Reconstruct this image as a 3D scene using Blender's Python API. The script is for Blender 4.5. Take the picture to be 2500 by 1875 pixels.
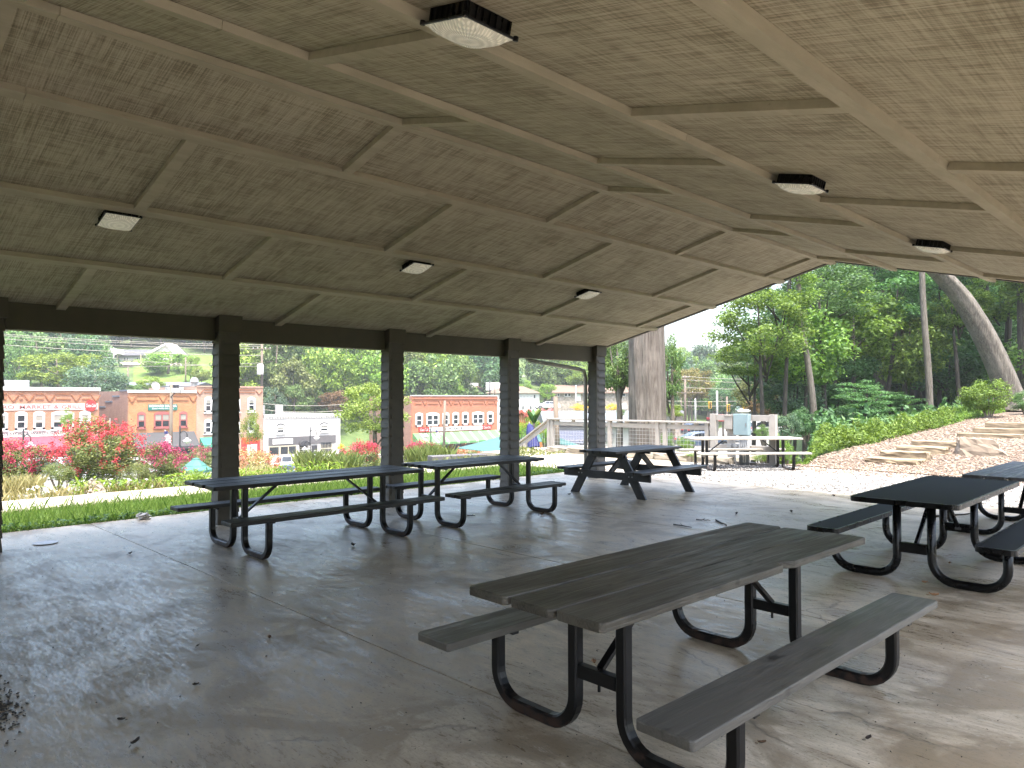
import bpy, bmesh, math, random
import numpy as np
from mathutils import Vector, Matrix
random.seed(7); RNG = np.random.default_rng(7)
PI = math.pi
SC = bpy.context.scene
for o in list(bpy.data.objects): bpy.data.objects.remove(o)
COL = SC.collection

# ------------------------------------------------------------------ camera, sky, sun, exposure
YAW, PITCH, ROLL, EYE = .7938, .0205, -.0014, 1.51
FPX = 1770.04
cam = bpy.data.cameras.new('camera'); camo = bpy.data.objects.new('camera', cam); COL.objects.link(camo)
cam.sensor_width = 36; cam.lens = 36 * FPX / 2500; cam.clip_start = .05; cam.clip_end = 3000
_f = Vector((-math.sin(YAW) * math.cos(PITCH), math.cos(YAW) * math.cos(PITCH), math.sin(PITCH)))
_r = _f.cross(Vector((0, 0, 1))).normalized(); _u = _r.cross(_f)
_c, _s = math.cos(ROLL), math.sin(ROLL)
CR, CU = _c * _r + _s * _u, -_s * _r + _c * _u
M3 = Matrix((CR, CU, -_f)).transposed()
camo.matrix_world = Matrix.Translation((0, 0, EYE)) @ M3.to_4x4()
SC.camera = camo

HAZE = .00055
SUN = Vector((.30, -.15, .94)).normalized()
world = bpy.data.worlds.new('World'); SC.world = world; world.use_nodes = True
wn = world.node_tree; wn.nodes.clear()
_sky = wn.nodes.new('ShaderNodeTexSky'); _sky.sky_type = 'NISHITA'; _sky.sun_disc = False
_sky.sun_elevation = math.asin(SUN.z); _sky.sun_rotation = math.atan2(SUN.x, SUN.y)
_sky.air_density = 1.25; _sky.dust_density = 5.5; _sky.ozone_density = 2.5
_bg = wn.nodes.new('ShaderNodeBackground'); _bg.inputs[1].default_value = .15
_wo = wn.nodes.new('ShaderNodeOutputWorld')
wn.links.new(_sky.outputs[0], _bg.inputs[0]); wn.links.new(_bg.outputs[0], _wo.inputs[0])
sl = bpy.data.lights.new('sun', 'SUN'); sl.energy = 2.0; sl.angle = math.radians(.53); sl.color = (1, .97, .92)
so = bpy.data.objects.new('sun', sl); COL.objects.link(so)
so.rotation_euler = SUN.to_track_quat('Z', 'Y').to_euler()
so.location = (0, 0, 60)
SC.view_settings.view_transform = 'Standard'; SC.view_settings.look = 'None'
SC.view_settings.exposure = 2.5; SC.view_settings.gamma = 1; SC.view_settings.use_curve_mapping = False
SC.render.engine = 'CYCLES'
cy = SC.cycles
cy.max_bounces = 12; cy.diffuse_bounces = 7; cy.glossy_bounces = 4; cy.transmission_bounces = 6; cy.transparent_max_bounces = 12
cy.volume_bounces = 0; cy.caustics_reflective = False; cy.caustics_refractive = False
cy.use_denoising = True; cy.sample_clamp_indirect = 8

# ------------------------------------------------------------------ where a pixel of the photograph (2500 wide) lies in the place
AX = np.array([-math.sin(YAW), math.cos(YAW)]); RX = np.array([math.cos(YAW), math.sin(YAW)])
def ray(px, py):
    return CR * ((px - 1250) / FPX) + CU * ((937.5 - py) / FPX) + _f
def onx(px, py, X):
    d = ray(px, py); t = X / d.x; return Vector((X, d.y * t, EYE + d.z * t))
def onz(px, py, Z=0.):
    d = ray(px, py); t = (Z - EYE) / d.z; return Vector((d.x * t, d.y * t, Z))
def ats(px, py, s):
    d = ray(px, py); k = s / (d.x * AX[0] + d.y * AX[1]); return Vector((d.x * k, d.y * k, EYE + d.z * k))

# ------------------------------------------------------------------ object helpers
def tag(o, label=None, cat=None, group=None, kind=None):
    if label: o['label'] = label
    if cat: o['category'] = cat
    if group: o['group'] = group
    if kind: o['kind'] = kind
    return o
def empty(name, loc=(0, 0, 0), rz=0., label=None, cat=None, group=None):
    o = bpy.data.objects.new(name, None); COL.objects.link(o); o.empty_display_size = .2
    o.location = loc; o.rotation_euler = (0, 0, rz); return tag(o, label, cat, group)
def link(name, me, mat=None, parent=None, loc=None, rot=None, scale=None, bevel=0., smooth=False):
    o = bpy.data.objects.new(name, me); COL.objects.link(o)
    if mat is not None and not me.materials: me.materials.append(mat)
    if parent is not None: o.parent = parent
    if loc is not None: o.location = loc
    if rot is not None: o.rotation_euler = rot
    if scale is not None: o.scale = scale
    if bevel:
        b = o.modifiers.new('edges', 'BEVEL'); b.width = bevel; b.segments = 2; b.limit_method = 'ANGLE'; b.angle_limit = .6
    if smooth: shade(me)
    return o
def shade(me):
    me.polygons.foreach_set('use_smooth', [True] * len(me.polygons))
def children(o): return [c for c in bpy.data.objects if c.parent is o]
def copy_tree(o, parent=None):
    c = o.copy(); COL.objects.link(c)
    if parent is not None: c.parent = parent
    for ch in KIDS(o): copy_tree(ch, c)
    return c
def KIDS(o): return list(o.children)

class MB:
    """collects shapes into one mesh"""
    def __init__(s): s.v = []; s.f = []; s.m = []; s.mi = 0
    def add(s, vs, fs):
        n = len(s.v); s.v += [tuple(v) for v in vs]; s.f += [tuple(i + n for i in f) for f in fs]; s.m += [s.mi] * len(fs); return s
    def hexa(s, p):
        return s.add(p, [(0, 3, 2, 1), (4, 5, 6, 7), (0, 1, 5, 4), (1, 2, 6, 5), (2, 3, 7, 6), (3, 0, 4, 7)])
    def box(s, x0, x1, y0, y1, z0, z1, fn=None):
        p = [(x0, y0, z0), (x1, y0, z0), (x1, y1, z0), (x0, y1, z0), (x0, y0, z1), (x1, y0, z1), (x1, y1, z1), (x0, y1, z1)]
        if fn: p = [fn(*q) for q in p]
        return s.hexa(p)
    def bar(s, a, b, w, h, up=(0, 0, 1)):
        a = Vector(a); b = Vector(b); d = (b - a).normalized(); up = Vector(up)
        if abs(d.dot(up)) > .98: up = Vector((0, 1, 0))
        sx = d.cross(up).normalized() * (w / 2); sz = sx.cross(d).normalized() * (h / 2)
        return s.hexa([a - sx - sz, a + sx - sz, b + sx - sz, b - sx - sz, a - sx + sz, a + sx + sz, b + sx + sz, b - sx + sz])
    def tube(s, pts, r, n=8, cap=True):
        pts = [Vector(p) for p in pts]; rs = r if isinstance(r, (list, tuple)) else [r] * len(pts)
        vs = []; k = len(pts); ref = None
        for i in range(k):
            d = (pts[min(i + 1, k - 1)] - pts[max(i - 1, 0)]).normalized()
            if ref is None: ref = Vector((0, 0, 1)) if abs(d.z) < .9 else Vector((1, 0, 0))
            a = d.cross(ref).normalized(); b = a.cross(d).normalized(); ref = b
            for j in range(n):
                t = 2 * PI * j / n; vs.append(pts[i] + a * (rs[i] * math.cos(t)) + b * (rs[i] * math.sin(t)))
        fs = [(i * n + j, i * n + (j + 1) % n, (i + 1) * n + (j + 1) % n, (i + 1) * n + j) for i in range(k - 1) for j in range(n)]
        if cap: fs += [tuple(range(n))[::-1], tuple((k - 1) * n + j for j in range(n))]
        return s.add(vs, fs)
    def lathe(s, prof, n=16, c=(0, 0, 0)):
        vs = [(c[0] + r * math.cos(2 * PI * j / n), c[1] + r * math.sin(2 * PI * j / n), c[2] + z) for r, z in prof for j in range(n)]
        k = len(prof)
        fs = [(i * n + j, i * n + (j + 1) % n, (i + 1) * n + (j + 1) % n, (i + 1) * n + j) for i in range(k - 1) for j in range(n)]
        return s.add(vs, fs)
    def prism(s, poly, a0, a1, fn):
        n = len(poly); vs = [fn(p, q, a0) for p, q in poly] + [fn(p, q, a1) for p, q in poly]
        fs = [(i, (i + 1) % n, n + (i + 1) % n, n + i) for i in range(n)] + [tuple(range(n))[::-1], tuple(range(n, 2 * n))]
        return s.add(vs, fs)
    def mesh(s, name):
        me = bpy.data.meshes.new(name); me.from_pydata(s.v, [], s.f); me.update()
        if any(s.m): me.polygons.foreach_set('material_index', s.m)
        bm = bmesh.new(); bm.from_mesh(me); bmesh.ops.recalc_face_normals(bm, faces=bm.faces); bm.to_mesh(me); bm.free()
        return me
    def build(s, name, mat=None, parent=None, **k):
        return link(name, s.mesh(name), mat, parent, **k)
def quads(name, V, nv=4):
    """fast mesh of separate n-gons: V is (N, nv, 3)"""
    N = len(V); me = bpy.data.meshes.new(name); me.vertices.add(N * nv); me.vertices.foreach_set('co', np.asarray(V, np.float32).ravel())
    me.loops.add(N * nv); me.loops.foreach_set('vertex_index', np.arange(N * nv, dtype=np.int32))
    me.polygons.add(N); me.polygons.foreach_set('loop_start', np.arange(0, N * nv, nv, dtype=np.int32)); me.polygons.foreach_set('loop_total', np.full(N, nv, np.int32))
    me.update(calc_edges=True); return me
def grid_mesh(name, P):
    """P is (nu, nv, 3)"""
    nu, nv = P.shape[:2]; idx = np.arange(nu * nv).reshape(nu, nv)
    F = np.stack([idx[:-1, :-1], idx[1:, :-1], idx[1:, 1:], idx[:-1, 1:]], -1).reshape(-1, 4)
    me = bpy.data.meshes.new(name); me.vertices.add(nu * nv); me.vertices.foreach_set('co', P.astype(np.float32).ravel())
    me.loops.add(F.size); me.loops.foreach_set('vertex_index', F.ravel().astype(np.int32))
    n = len(F); me.polygons.add(n); me.polygons.foreach_set('loop_start', np.arange(0, 4 * n, 4, dtype=np.int32)); me.polygons.foreach_set('loop_total', np.full(n, 4, np.int32))
    me.update(calc_edges=True); me.polygons.foreach_set('use_smooth', [True] * n); return me

# ------------------------------------------------------------------ materials
class NT:
    def __init__(s, name):
        s.m = bpy.data.materials.new(name); s.m.use_nodes = True; s.t = s.m.node_tree; s.t.nodes.clear()
        s.out = s.t.nodes.new('ShaderNodeOutputMaterial'); s.b = s.t.nodes.new('ShaderNodeBsdfPrincipled'); s.t.links.new(s.b.outputs[0], s.out.inputs[0])
    def n(s, typ, **kw):
        x = s.t.nodes.new('ShaderNode' + typ)
        for k, v in kw.items(): setattr(x, k, v)
        return x
    def l(s, a, b): s.t.links.new(a, b)
    def val(s, v): x = s.n('Value'); x.outputs[0].default_value = v; return x.outputs[0]
    def pos(s, kind='pos', scale=(1, 1, 1), rnd=0., rot=(0, 0, 0)):
        if kind == 'pos': src = s.n('NewGeometry').outputs['Position']
        else: src = s.n('TexCoord').outputs['Object']
        if rnd:
            oi = s.n('ObjectInfo'); mu = s.n('VectorMath', operation='SCALE'); mu.inputs[0].default_value = (7.3, 13.1, 5.7)
            k = s.n('Math', operation='MULTIPLY'); k.inputs[1].default_value = rnd; s.l(oi.outputs['Random'], k.inputs[0]); s.l(k.outputs[0], mu.inputs['Scale'])
            ad = s.n('VectorMath', operation='ADD'); s.l(src, ad.inputs[0]); s.l(mu.outputs[0], ad.inputs[1]); src = ad.outputs[0]
        mp = s.n('Mapping'); mp.inputs['Scale'].default_value = scale; mp.inputs['Rotation'].default_value = rot; s.l(src, mp.inputs[0]); return mp.outputs[0]
    def noise(s, vec, scale, detail=4., rough=.55, dist=0.):
        x = s.n('TexNoise'); x.inputs['Scale'].default_value = scale; x.inputs['Detail'].default_value = detail
        x.inputs['Roughness'].default_value = rough; x.inputs['Distortion'].default_value = dist; s.l(vec, x.inputs['Vector']); return x.outputs['Fac']
    def ramp(s, fac, stops, mode='LINEAR'):
        x = s.n('ValToRGB'); e = x.color_ramp.elements; x.color_ramp.interpolation = mode
        while len(e) < len(stops): e.new(.5)
        for i, (p, c) in enumerate(stops):
            e[i].position = p; e[i].color = (*c, 1) if isinstance(c, (tuple, list)) else (c, c, c, 1)
        s.l(fac, x.inputs[0]); return x.outputs[0]
    def mix(s, fac, a, b, mode='MIX'):
        x = s.n('Mix', data_type='RGBA', blend_type=mode)
        for v, i in ((fac, 0), (a, 6), (b, 7)):
            if isinstance(v, (int, float)): x.inputs[i].default_value = v if i == 0 else (v, v, v, 1)
            elif isinstance(v, tuple): x.inputs[i].default_value = (*v, 1)
            else: s.l(v, x.inputs[i])
        return x.outputs[2]
    def math(s, op, a, b=0.):
        x = s.n('Math', operation=op)
        for i, v in enumerate((a, b)):
            if isinstance(v, (int, float)): x.inputs[i].default_value = v
            else: s.l(v, x.inputs[i])
        return x.outputs[0]
    def color(s, c):
        if isinstance(c, tuple): s.b.inputs['Base Color'].default_value = (*c, 1)
        else: s.l(c, s.b.inputs['Base Color'])
        return s
    def rough(s, r):
        if isinstance(r, (int, float)): s.b.inputs['Roughness'].default_value = r
        else: s.l(r, s.b.inputs['Roughness'])
        return s
    def bump(s, h, strength=.3, dist=.01):
        x = s.n('Bump'); x.inputs['Strength'].default_value = strength; x.inputs['Distance'].default_value = dist; s.l(h, x.inputs['Height'])
        s.l(x.outputs[0], s.b.inputs['Normal']); return s
def plain(name, c, rough=.6, metal=0., var=.12, scale=6., spec=.5, bump=0., bscale=60., coord='pos', rnd=.0, stretch=(1, 1, 1)):
    t = NT(name); v = t.pos(coord, stretch, rnd)
    f = t.noise(v, scale, 5); lo = tuple(max(0, x * (1 - var)) for x in c); hi = tuple(x * (1 + var) for x in c)
    col = t.ramp(f, [(.3, lo), (.7, hi)])
    t.color(col); t.rough(t.ramp(f, [(.3, max(0, rough - .08)), (.7, min(1, rough + .08))])); t.b.inputs['Metallic'].default_value = metal
    t.b.inputs['Specular IOR Level'].default_value = spec
    if bump: t.bump(t.noise(v, bscale, 4), bump, .01)
    return t.m
def leafmat(name, dark, light, trans=.3, rough=.55):
    t = NT(name); g = t.n('NewGeometry'); oi = t.n('ObjectInfo')
    c = t.ramp(g.outputs['Random Per Island'], [(0., dark), (.55, tuple((a + b) / 2 for a, b in zip(dark, light))), (1., light)])
    hs = t.n('HueSaturation'); t.l(c, hs.inputs['Color'])
    t.l(t.math('ADD', t.math('MULTIPLY', oi.outputs['Random'], .035), .4825), hs.inputs['Hue'])
    t.l(t.math('ADD', t.math('MULTIPLY', oi.outputs['Random'], .35), .82), hs.inputs['Value'])
    t.color(hs.outputs[0]).rough(rough); t.b.inputs['Specular IOR Level'].default_value = .3
    tr = t.n('BsdfTranslucent'); mul = t.mix(1., hs.outputs[0], (1.25, 1.3, .6), 'MULTIPLY'); t.l(mul, tr.inputs[0])
    ms = t.n('MixShader'); ms.inputs[0].default_value = trans; t.l(t.b.outputs[0], ms.inputs[1]); t.l(tr.outputs[0], ms.inputs[2]); t.l(ms.outputs[0], t.out.inputs[0])
    return t.m

# --- ceiling boards
def ceiling_mat():
    t = NT('rough_sawn_plywood'); a = t.pos('pos', (2.2, 95, 2.2), 1.); b = t.pos('pos', (90, 2.6, 90), 1.); w = t.pos('pos', (1, 1, 1), 1.)
    f1 = t.noise(a, 1.4, 6, .62); f2 = t.noise(b, 1.0, 5, .6); f3 = t.noise(w, 2.2, 5, .6); f4 = t.noise(t.pos('pos', (3, 9, 3), 1.), 1.8, 4, .6)
    s = t.math('ADD', t.math('MULTIPLY', f1, .52), t.math('ADD', t.math('MULTIPLY', f2, .34), t.math('ADD', t.math('MULTIPLY', f4, .2), t.math('MULTIPLY', f3, .18))))
    c = t.ramp(s, [(.53, (.225, .202, .148)), (.595, (.335, .306, .23)), (.64, (.41, .376, .288)), (.71, (.48, .445, .348))])
    t.color(c).rough(.85).bump(s, .35, .004); t.b.inputs['Specular IOR Level'].default_value = .15
    return t.m
def batten_mat():
    t = NT('painted_batten'); f = t.noise(t.pos('pos', (3, .8, 3), 2.), 4, 5); k = t.noise(t.pos('pos', (30, 2, 30), 2.), 1.5, 4)
    c = t.ramp(f, [(.4, (.385, .352, .265)), (.6, (.44, .402, .308))]); c = t.mix(t.ramp(k, [(.68, 0.), (.78, .5)]), c, (.2, .175, .13))
    t.color(c).rough(.7).bump(k, .15, .004); t.b.inputs['Specular IOR Level'].default_value = .2
    return t.m
# --- sealed concrete floor
def floor_mat():
    t = NT('sealed_concrete'); v = t.pos('pos', (1, 1, 1)); st = t.pos('pos', (1.0, 2.6, 1), rot=(0, 0, .45)); st2 = t.pos('pos', (1.0, 4.5, 1), rot=(0, 0, .7))
    big = t.noise(v, .38, 5, .55, .6); mid = t.noise(st, 1.3, 10, .66, .9); streak = t.noise(st2, 5.5, 9, .72, .6); tiny = t.noise(v, 55, 5, .65); scuff = t.noise(st, 3.1, 10, .78, 1.6); stain = t.noise(v, .9, 8, .62, 1.4)
    c = t.ramp(mid, [(.38, (.26, .21, .148)), (.46, (.40, .335, .245)), (.53, (.49, .42, .318)), (.61, (.58, .51, .40))])
    c = t.mix(t.ramp(streak, [(.40, .48), (.52, 0.)]), c, (.225, .185, .135))
    c = t.mix(t.ramp(stain, [(.515, 0.), (.59, .68)]), c, (.195, .15, .096))
    c = t.mix(t.ramp(big, [(.50, 0.), (.60, .45)]), c, (.27, .222, .16))
    c = t.mix(t.ramp(scuff, [(.585, 0.), (.68, .75)]), c, (.60, .565, .50))
    c = t.mix(t.ramp(tiny, [(.34, .65), (.43, 0.)]), c, (.15, .125, .095))
    vo = t.n('TexVoronoi', feature='DISTANCE_TO_EDGE'); vo.inputs['Scale'].default_value = .42; wv = t.n('VectorMath', operation='ADD'); dn = t.n('TexNoise'); dn.inputs['Scale'].default_value = 2.2; dn.inputs['Detail'].default_value = 6; t.l(v, dn.inputs['Vector'])
    sc = t.n('VectorMath', operation='SCALE'); sc.inputs['Scale'].default_value = .55; t.l(dn.outputs['Color'], sc.inputs[0]); t.l(v, wv.inputs[0]); t.l(sc.outputs[0], wv.inputs[1]); t.l(wv.outputs[0], vo.inputs['Vector'])
    gate = t.ramp(t.noise(v, .7, 3), [(.5, 0.), (.56, 1.)]); ck = t.math('MULTIPLY', t.ramp(vo.outputs['Distance'], [(0., 1.), (.006, 0.)]), gate); c = t.mix(t.math('MULTIPLY', ck, .7), c, (.08, .065, .05))
    fine = t.noise(t.pos('pos', (1, 3.5, 1), rot=(0, 0, .6)), 19, 6, .75, .3); m2 = t.math('ADD', t.math('MULTIPLY', mid, .26), t.math('ADD', t.math('MULTIPLY', streak, .34), t.math('ADD', t.math('MULTIPLY', fine, .30), t.math('MULTIPLY', stain, .12))))
    c = t.mix(t.ramp(fine, [(.40, .35), (.50, 0.)]), c, (.20, .165, .12))
    t.color(c).rough(t.ramp(m2, [(.45, .26), (.50, .37), (.54, .48), (.59, .62)]))
    h = t.math('ADD', t.math('ADD', t.math('MULTIPLY', streak, .5), t.math('MULTIPLY', fine, .45)), t.math('ADD', t.math('MULTIPLY', tiny, .18), t.math('MULTIPLY', ck, -.5)))
    t.bump(h, .22, .006); t.b.inputs['Specular IOR Level'].default_value = .5
    return t.m
def wood_mat(name, lo, hi, rough=.6, grain=1., spec=.4):
    t = NT(name); f = t.noise(t.pos('obj', (22, 1.3, 22), 9.), 1.2, 7, .65, .6); ring = t.noise(t.pos('obj', (9, .55, 9), 9.), 1.1, 2, .5, .3)
    wv = t.math('SINE', t.math('MULTIPLY', ring, 95.)); g = t.noise(t.pos('obj', (95, 1.6, 95), 9.), 1.3, 3, .5, 1.2); k = t.noise(t.pos('obj', (9, 3.2, 9), 9.), 1.1, 3, .5, .3); w = t.noise(t.pos('obj', (2.2, .8, 2.2), 9.), 1.8, 6, .65)
    c = t.ramp(f, [(.40, lo), (.60, hi)]); c = t.mix(t.ramp(wv, [(.2, 0.), (1., .42 * grain)]), c, tuple(x * .5 for x in lo)); c = t.mix(t.ramp(g, [(.40, .6 * grain), (.5, 0.)]), c, tuple(x * .5 for x in lo))
    c = t.mix(t.ramp(w, [(.47, 0.), (.62, .6)]), c, tuple(x * 1.45 for x in hi)); c = t.mix(t.ramp(k, [(.685, 0.), (.74, .85)]), c, tuple(x * .3 for x in lo))
    t.color(c).rough(t.ramp(f, [(.4, rough - .1), (.6, rough + .14)])).bump(t.math('ADD', t.math('MULTIPLY', wv, .25), t.math('ADD', t.math('MULTIPLY', g, .6), f)), .5 * grain, .004)
    t.b.inputs['Specular IOR Level'].default_value = spec
    return t.m
def brick_mat(name, c1, c2, mortar, scale=1., axis='yz'):
    t = NT(name); src = t.n('TexCoord').outputs['Object']; sx = t.n('SeparateXYZ'); t.l(src, sx.inputs[0]); cb = t.n('CombineXYZ')
    t.l(sx.outputs[1 if axis == 'yz' else 0], cb.inputs[0]); t.l(sx.outputs[2], cb.inputs[1])
    br = t.n('TexBrick'); t.l(cb.outputs[0], br.inputs['Vector']); br.inputs['Scale'].default_value = 1.; br.inputs['Brick Width'].default_value = .23 * scale; br.inputs['Row Height'].default_value = .078 * scale
    br.inputs['Mortar Size'].default_value = .009 * scale; br.inputs['Color1'].default_value = (*c1, 1); br.inputs['Color2'].default_value = (*c2, 1); br.inputs['Mortar'].default_value = (*mortar, 1)
    n = t.noise(t.pos('obj', (1, 1, 1)), 1.3, 6, .65); c = t.mix(t.ramp(n, [(.3, .35), (.6, 0.)]), br.outputs[0], tuple(x * .6 for x in c1))
    n2 = t.noise(t.pos('obj', (1, 1, 1)), .5, 5, .6); c = t.mix(t.ramp(n2, [(.55, 0.), (.75, .3)]), c, tuple(min(1, x * 1.5) for x in c2))
    t.color(c).rough(.9).bump(br.outputs['Fac'], -.3, .01); return t.m
def striped(name, cols, width, axis=1, seed=0., rough=.7):
    t = NT(name); src = t.n('TexCoord').outputs['Object']; sx = t.n('SeparateXYZ'); t.l(src, sx.inputs[0])
    m = t.math('FRACT', t.math('ADD', t.math('DIVIDE', sx.outputs[axis], width), seed)); n = t.noise(t.pos('obj', (1, 1, 1)), 3, 5)
    c = t.ramp(m, cols, 'CONSTANT'); c = t.mix(t.ramp(n, [(.4, 0.), (.8, .35)]), c, tuple(cols[0][1])); t.color(c).rough(rough); return t.m

MAT = {}
MAT['ceiling'] = ceiling_mat(); MAT['batten'] = batten_mat(); MAT['floor'] = floor_mat()
MAT['trim'] = plain('taupe_paint', (.088, .078, .06), .65, var=.1, scale=5, bump=.08, spec=.25)
MAT['siding'] = plain('taupe_lap_siding', (.095, .087, .074), .6, var=.12, scale=7, bump=.1, spec=.3, rnd=1.)
MAT['railpaint'] = plain('greige_paint', (.29, .268, .238), .6, var=.1, scale=6, bump=.06, rnd=1.)
MAT['dark'] = plain('dark_trim', (.05, .045, .04), .7)
MAT['wood1'] = wood_mat('weathered_brown_boards', (.05, .046, .038), (.098, .091, .076), .5, 1.)
MAT['seat1'] = wood_mat('painted_grey_boards', (.088, .086, .078), (.108, .105, .096), .42, .45)
MAT['wood2'] = wood_mat('old_charcoal_boards', (.014, .0135, .013), (.03, .029, .028), .48, 1., .35)
MAT['wood3'] = wood_mat('charcoal_painted_boards', (.016, .016, .0165), (.025, .025, .025), .45, .4)
MAT['wood5'] = wood_mat('greige_painted_boards', (.27, .248, .212), (.315, .288, .25), .6, .3)
MAT['wood7'] = wood_mat('slate_painted_boards', (.055, .055, .058), (.08, .08, .083), .4, .3)
MAT['blackmetal'] = plain('black_powder_coat', (.004, .004, .0045), .3, var=.25, scale=9, spec=.35, bump=.05, bscale=300)
def rusty():
    t = NT('worn_black_steel'); f = t.noise(t.pos('pos', (1, 1, 1)), 16, 6, .7); sp = t.n('SeparateXYZ'); g = t.n('NewGeometry'); t.l(g.outputs['Position'], sp.inputs[0])
    low = t.ramp(sp.outputs[2], [(.03, .22), (.12, 0.)]); m = t.ramp(t.math('ADD', f, low), [(.66, 0.), (.78, .8)])
    t.b.inputs['Specular IOR Level'].default_value = .35; t.color(t.mix(m, (.0045, .0045, .005), (.05, .028, .02))).rough(t.ramp(m, [(0, .33), (1, .75)])); return t.m
MAT['blacksteel'] = rusty()
MAT['bolt'] = plain('zinc_bolt', (.25, .25, .25), .35, .8)
MAT['galv'] = plain('grey_downspout_paint', (.30, .30, .285), .45)
MAT['roof'] = plain('brown_shingle', (.12, .1, .085), .85, var=.3, scale=20)
MAT['glasslens'] = None
def lens():
    t = NT('prismatic_lens'); v = t.pos('obj', (1, 1, 1)); gr = t.n('TexGradient', gradient_type='RADIAL'); t.l(v, gr.inputs[0])
    w = t.math('SINE', t.math('MULTIPLY', gr.outputs['Fac'], 300.)); ln = t.n('VectorMath', operation='LENGTH'); t.l(v, ln.inputs[0]); r = t.math('SINE', t.math('MULTIPLY', ln.outputs['Value'], 420.))
    h = t.math('ADD', w, r); t.color(t.ramp(h, [(.0, (.56, .53, .41)), (1., (.78, .74, .60))])).rough(.22).bump(h, .5, .003)
    t.b.inputs['Emission Color'].default_value = (1, .95, .78, 1); t.b.inputs['Emission Strength'].default_value = .03  # weak glow added to brighten the lens; the light itself is off
    return t.m
MAT['lens'] = lens()
MAT['concrete'] = plain('pale_concrete', (.33, .285, .215), .85, var=.1, scale=3, bump=.1)
MAT['asphalt'] = plain('asphalt', (.09, .088, .085), .9, var=.2, scale=1.5)
MAT['paleasphalt'] = plain('sun_bleached_asphalt', (.16, .152, .14), .9, var=.15, scale=.6)
MAT['white'] = plain('white_paint', (.52, .51, .49), .55, var=.05)
MAT['oldwhite'] = plain('peeling_white_paint', (.42, .405, .375), .75, var=.14, scale=1.5)
MAT['cream'] = plain('cream_paint', (.36, .32, .24), .6)
MAT['glass'] = plain('dark_window_glass', (.02, .024, .028), .12, var=.4, scale=.8, spec=.6)
MAT['blind'] = plain('window_blind', (.22, .21, .175), .5, var=.12, scale=1.2)
MAT['red'] = plain('red_canvas', (.40, .03, .05), .75, var=.12, scale=2)
MAT['redpaint'] = plain('red_enamel', (.50, .03, .03), .35)
MAT['teal'] = plain('teal_canvas', (.035, .12, .10), .7, var=.1, scale=2)
MAT['tealsign'] = plain('green_sign', (.02, .13, .10), .4)
MAT['sail'] = plain('teal_shade_cloth', (.04, .105, .097), .8, var=.06, scale=1)
MAT['green'] = plain('green_canvas', (.02, .2, .12), .7)
MAT['grey'] = plain('charcoal_canvas', (.028, .028, .03), .7)
MAT['greyband'] = plain('grey_band_paint', (.085, .08, .08), .7, var=.08)
MAT['maroon'] = plain('maroon_trim', (.26, .075, .065), .6)
MAT['salmon'] = brick_mat('salmon_brick', (.31, .17, .115), (.36, .21, .15), (.34, .26, .2))
MAT['orangebrick'] = brick_mat('orange_brick', (.33, .12, .04), (.39, .165, .06), (.35, .24, .14))
MAT['redbrick'] = brick_mat('red_brick', (.28, .10, .045), (.34, .14, .068), (.36, .26, .19))
MAT['pacebrick'] = brick_mat('rust_brick', (.33, .105, .05), (.38, .135, .065), (.30, .14, .09))
MAT['oldbrick'] = brick_mat('weathered_brown_brick', (.20, .095, .06), (.27, .14, .095), (.26, .19, .15), axis='xz')
MAT['whitebrick'] = brick_mat('whitewashed_brick', (.43, .42, .40), (.48, .47, .45), (.40, .385, .36))
MAT['corbel'] = plain('brick_corbel', (.22, .085, .035), .9)
MAT['slate'] = plain('slate_roof', (.11, .12, .14), .7, var=.15, scale=2)
MAT['shinglegrey'] = plain('grey_shingle', (.075, .075, .08), .85, var=.2, scale=3)
MAT['shinglebrown'] = plain('tan_shingle', (.13, .088, .062), .85, var=.2, scale=3)
MAT['redroof'] = plain('red_metal_roof', (.3, .075, .05), .5)
MAT['orangewood'] = plain('orange_stained_boards', (.34, .12, .03), .7, var=.2, scale=4)
MAT['blueroof'] = striped('blue_ribbed_roof', [(0., (.045, .05, .07)), (.75, (.09, .095, .12))], .4, 1)
MAT['metalroof'] = plain('pale_metal_roof', (.13, .14, .14), .55, var=.06, scale=1)
MAT['stonewall'] = plain('fieldstone_wall', (.24, .205, .175), .9, var=.5, scale=2.5, bump=.3, bscale=4)
MAT['pole'] = plain('weathered_pole', (.14, .11, .082), .85, var=.2, scale=3, stretch=(6, 6, .5))
MAT['lampblack'] = plain('black_iron', (.015, .015, .016), .5)
MAT['lampglass'] = plain('lamp_globe', (.62, .62, .6), .25)
MAT['wire'] = plain('cable', (.22, .2, .16), .6)
MAT['steelwire'] = plain('galvanised_mesh', (.48, .48, .47), .4, .6)
MAT['carwhite'] = plain('white_car_paint', (.5, .5, .5), .25, var=.02)
MAT['carblue'] = plain('blue_grey_car_paint', (.07, .1, .16), .25, var=.05)
MAT['carred'] = plain('dark_red_car_paint', (.25, .015, .02), .25, var=.05)
MAT['cardark'] = plain('dark_car_paint', (.03, .035, .045), .25, var=.05)
MAT['tyre'] = plain('tyre_rubber', (.02, .02, .02), .8)
MAT['rim'] = plain('alloy_rim', (.35, .35, .36), .3, .7)
MAT['yellow'] = plain('traffic_yellow', (.62, .36, .03), .5)
MAT['bluebox'] = plain('blue_grey_enamel', (.19, .26, .275), .4, var=.05)
MAT['conduit'] = plain('grey_conduit', (.28, .28, .27), .4)
MAT['sandstone'] = plain('tan_sandstone', (.22, .168, .105), .9, var=.28, scale=4, bump=.5, bscale=9)
MAT['boulder'] = plain('grey_tan_boulder', (.19, .15, .11), .9, var=.3, scale=3, bump=.6, bscale=6)
MAT['lime'] = plain('pale_limestone', (.25, .215, .165), .9, var=.25, scale=4, bump=.5, bscale=8)
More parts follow.
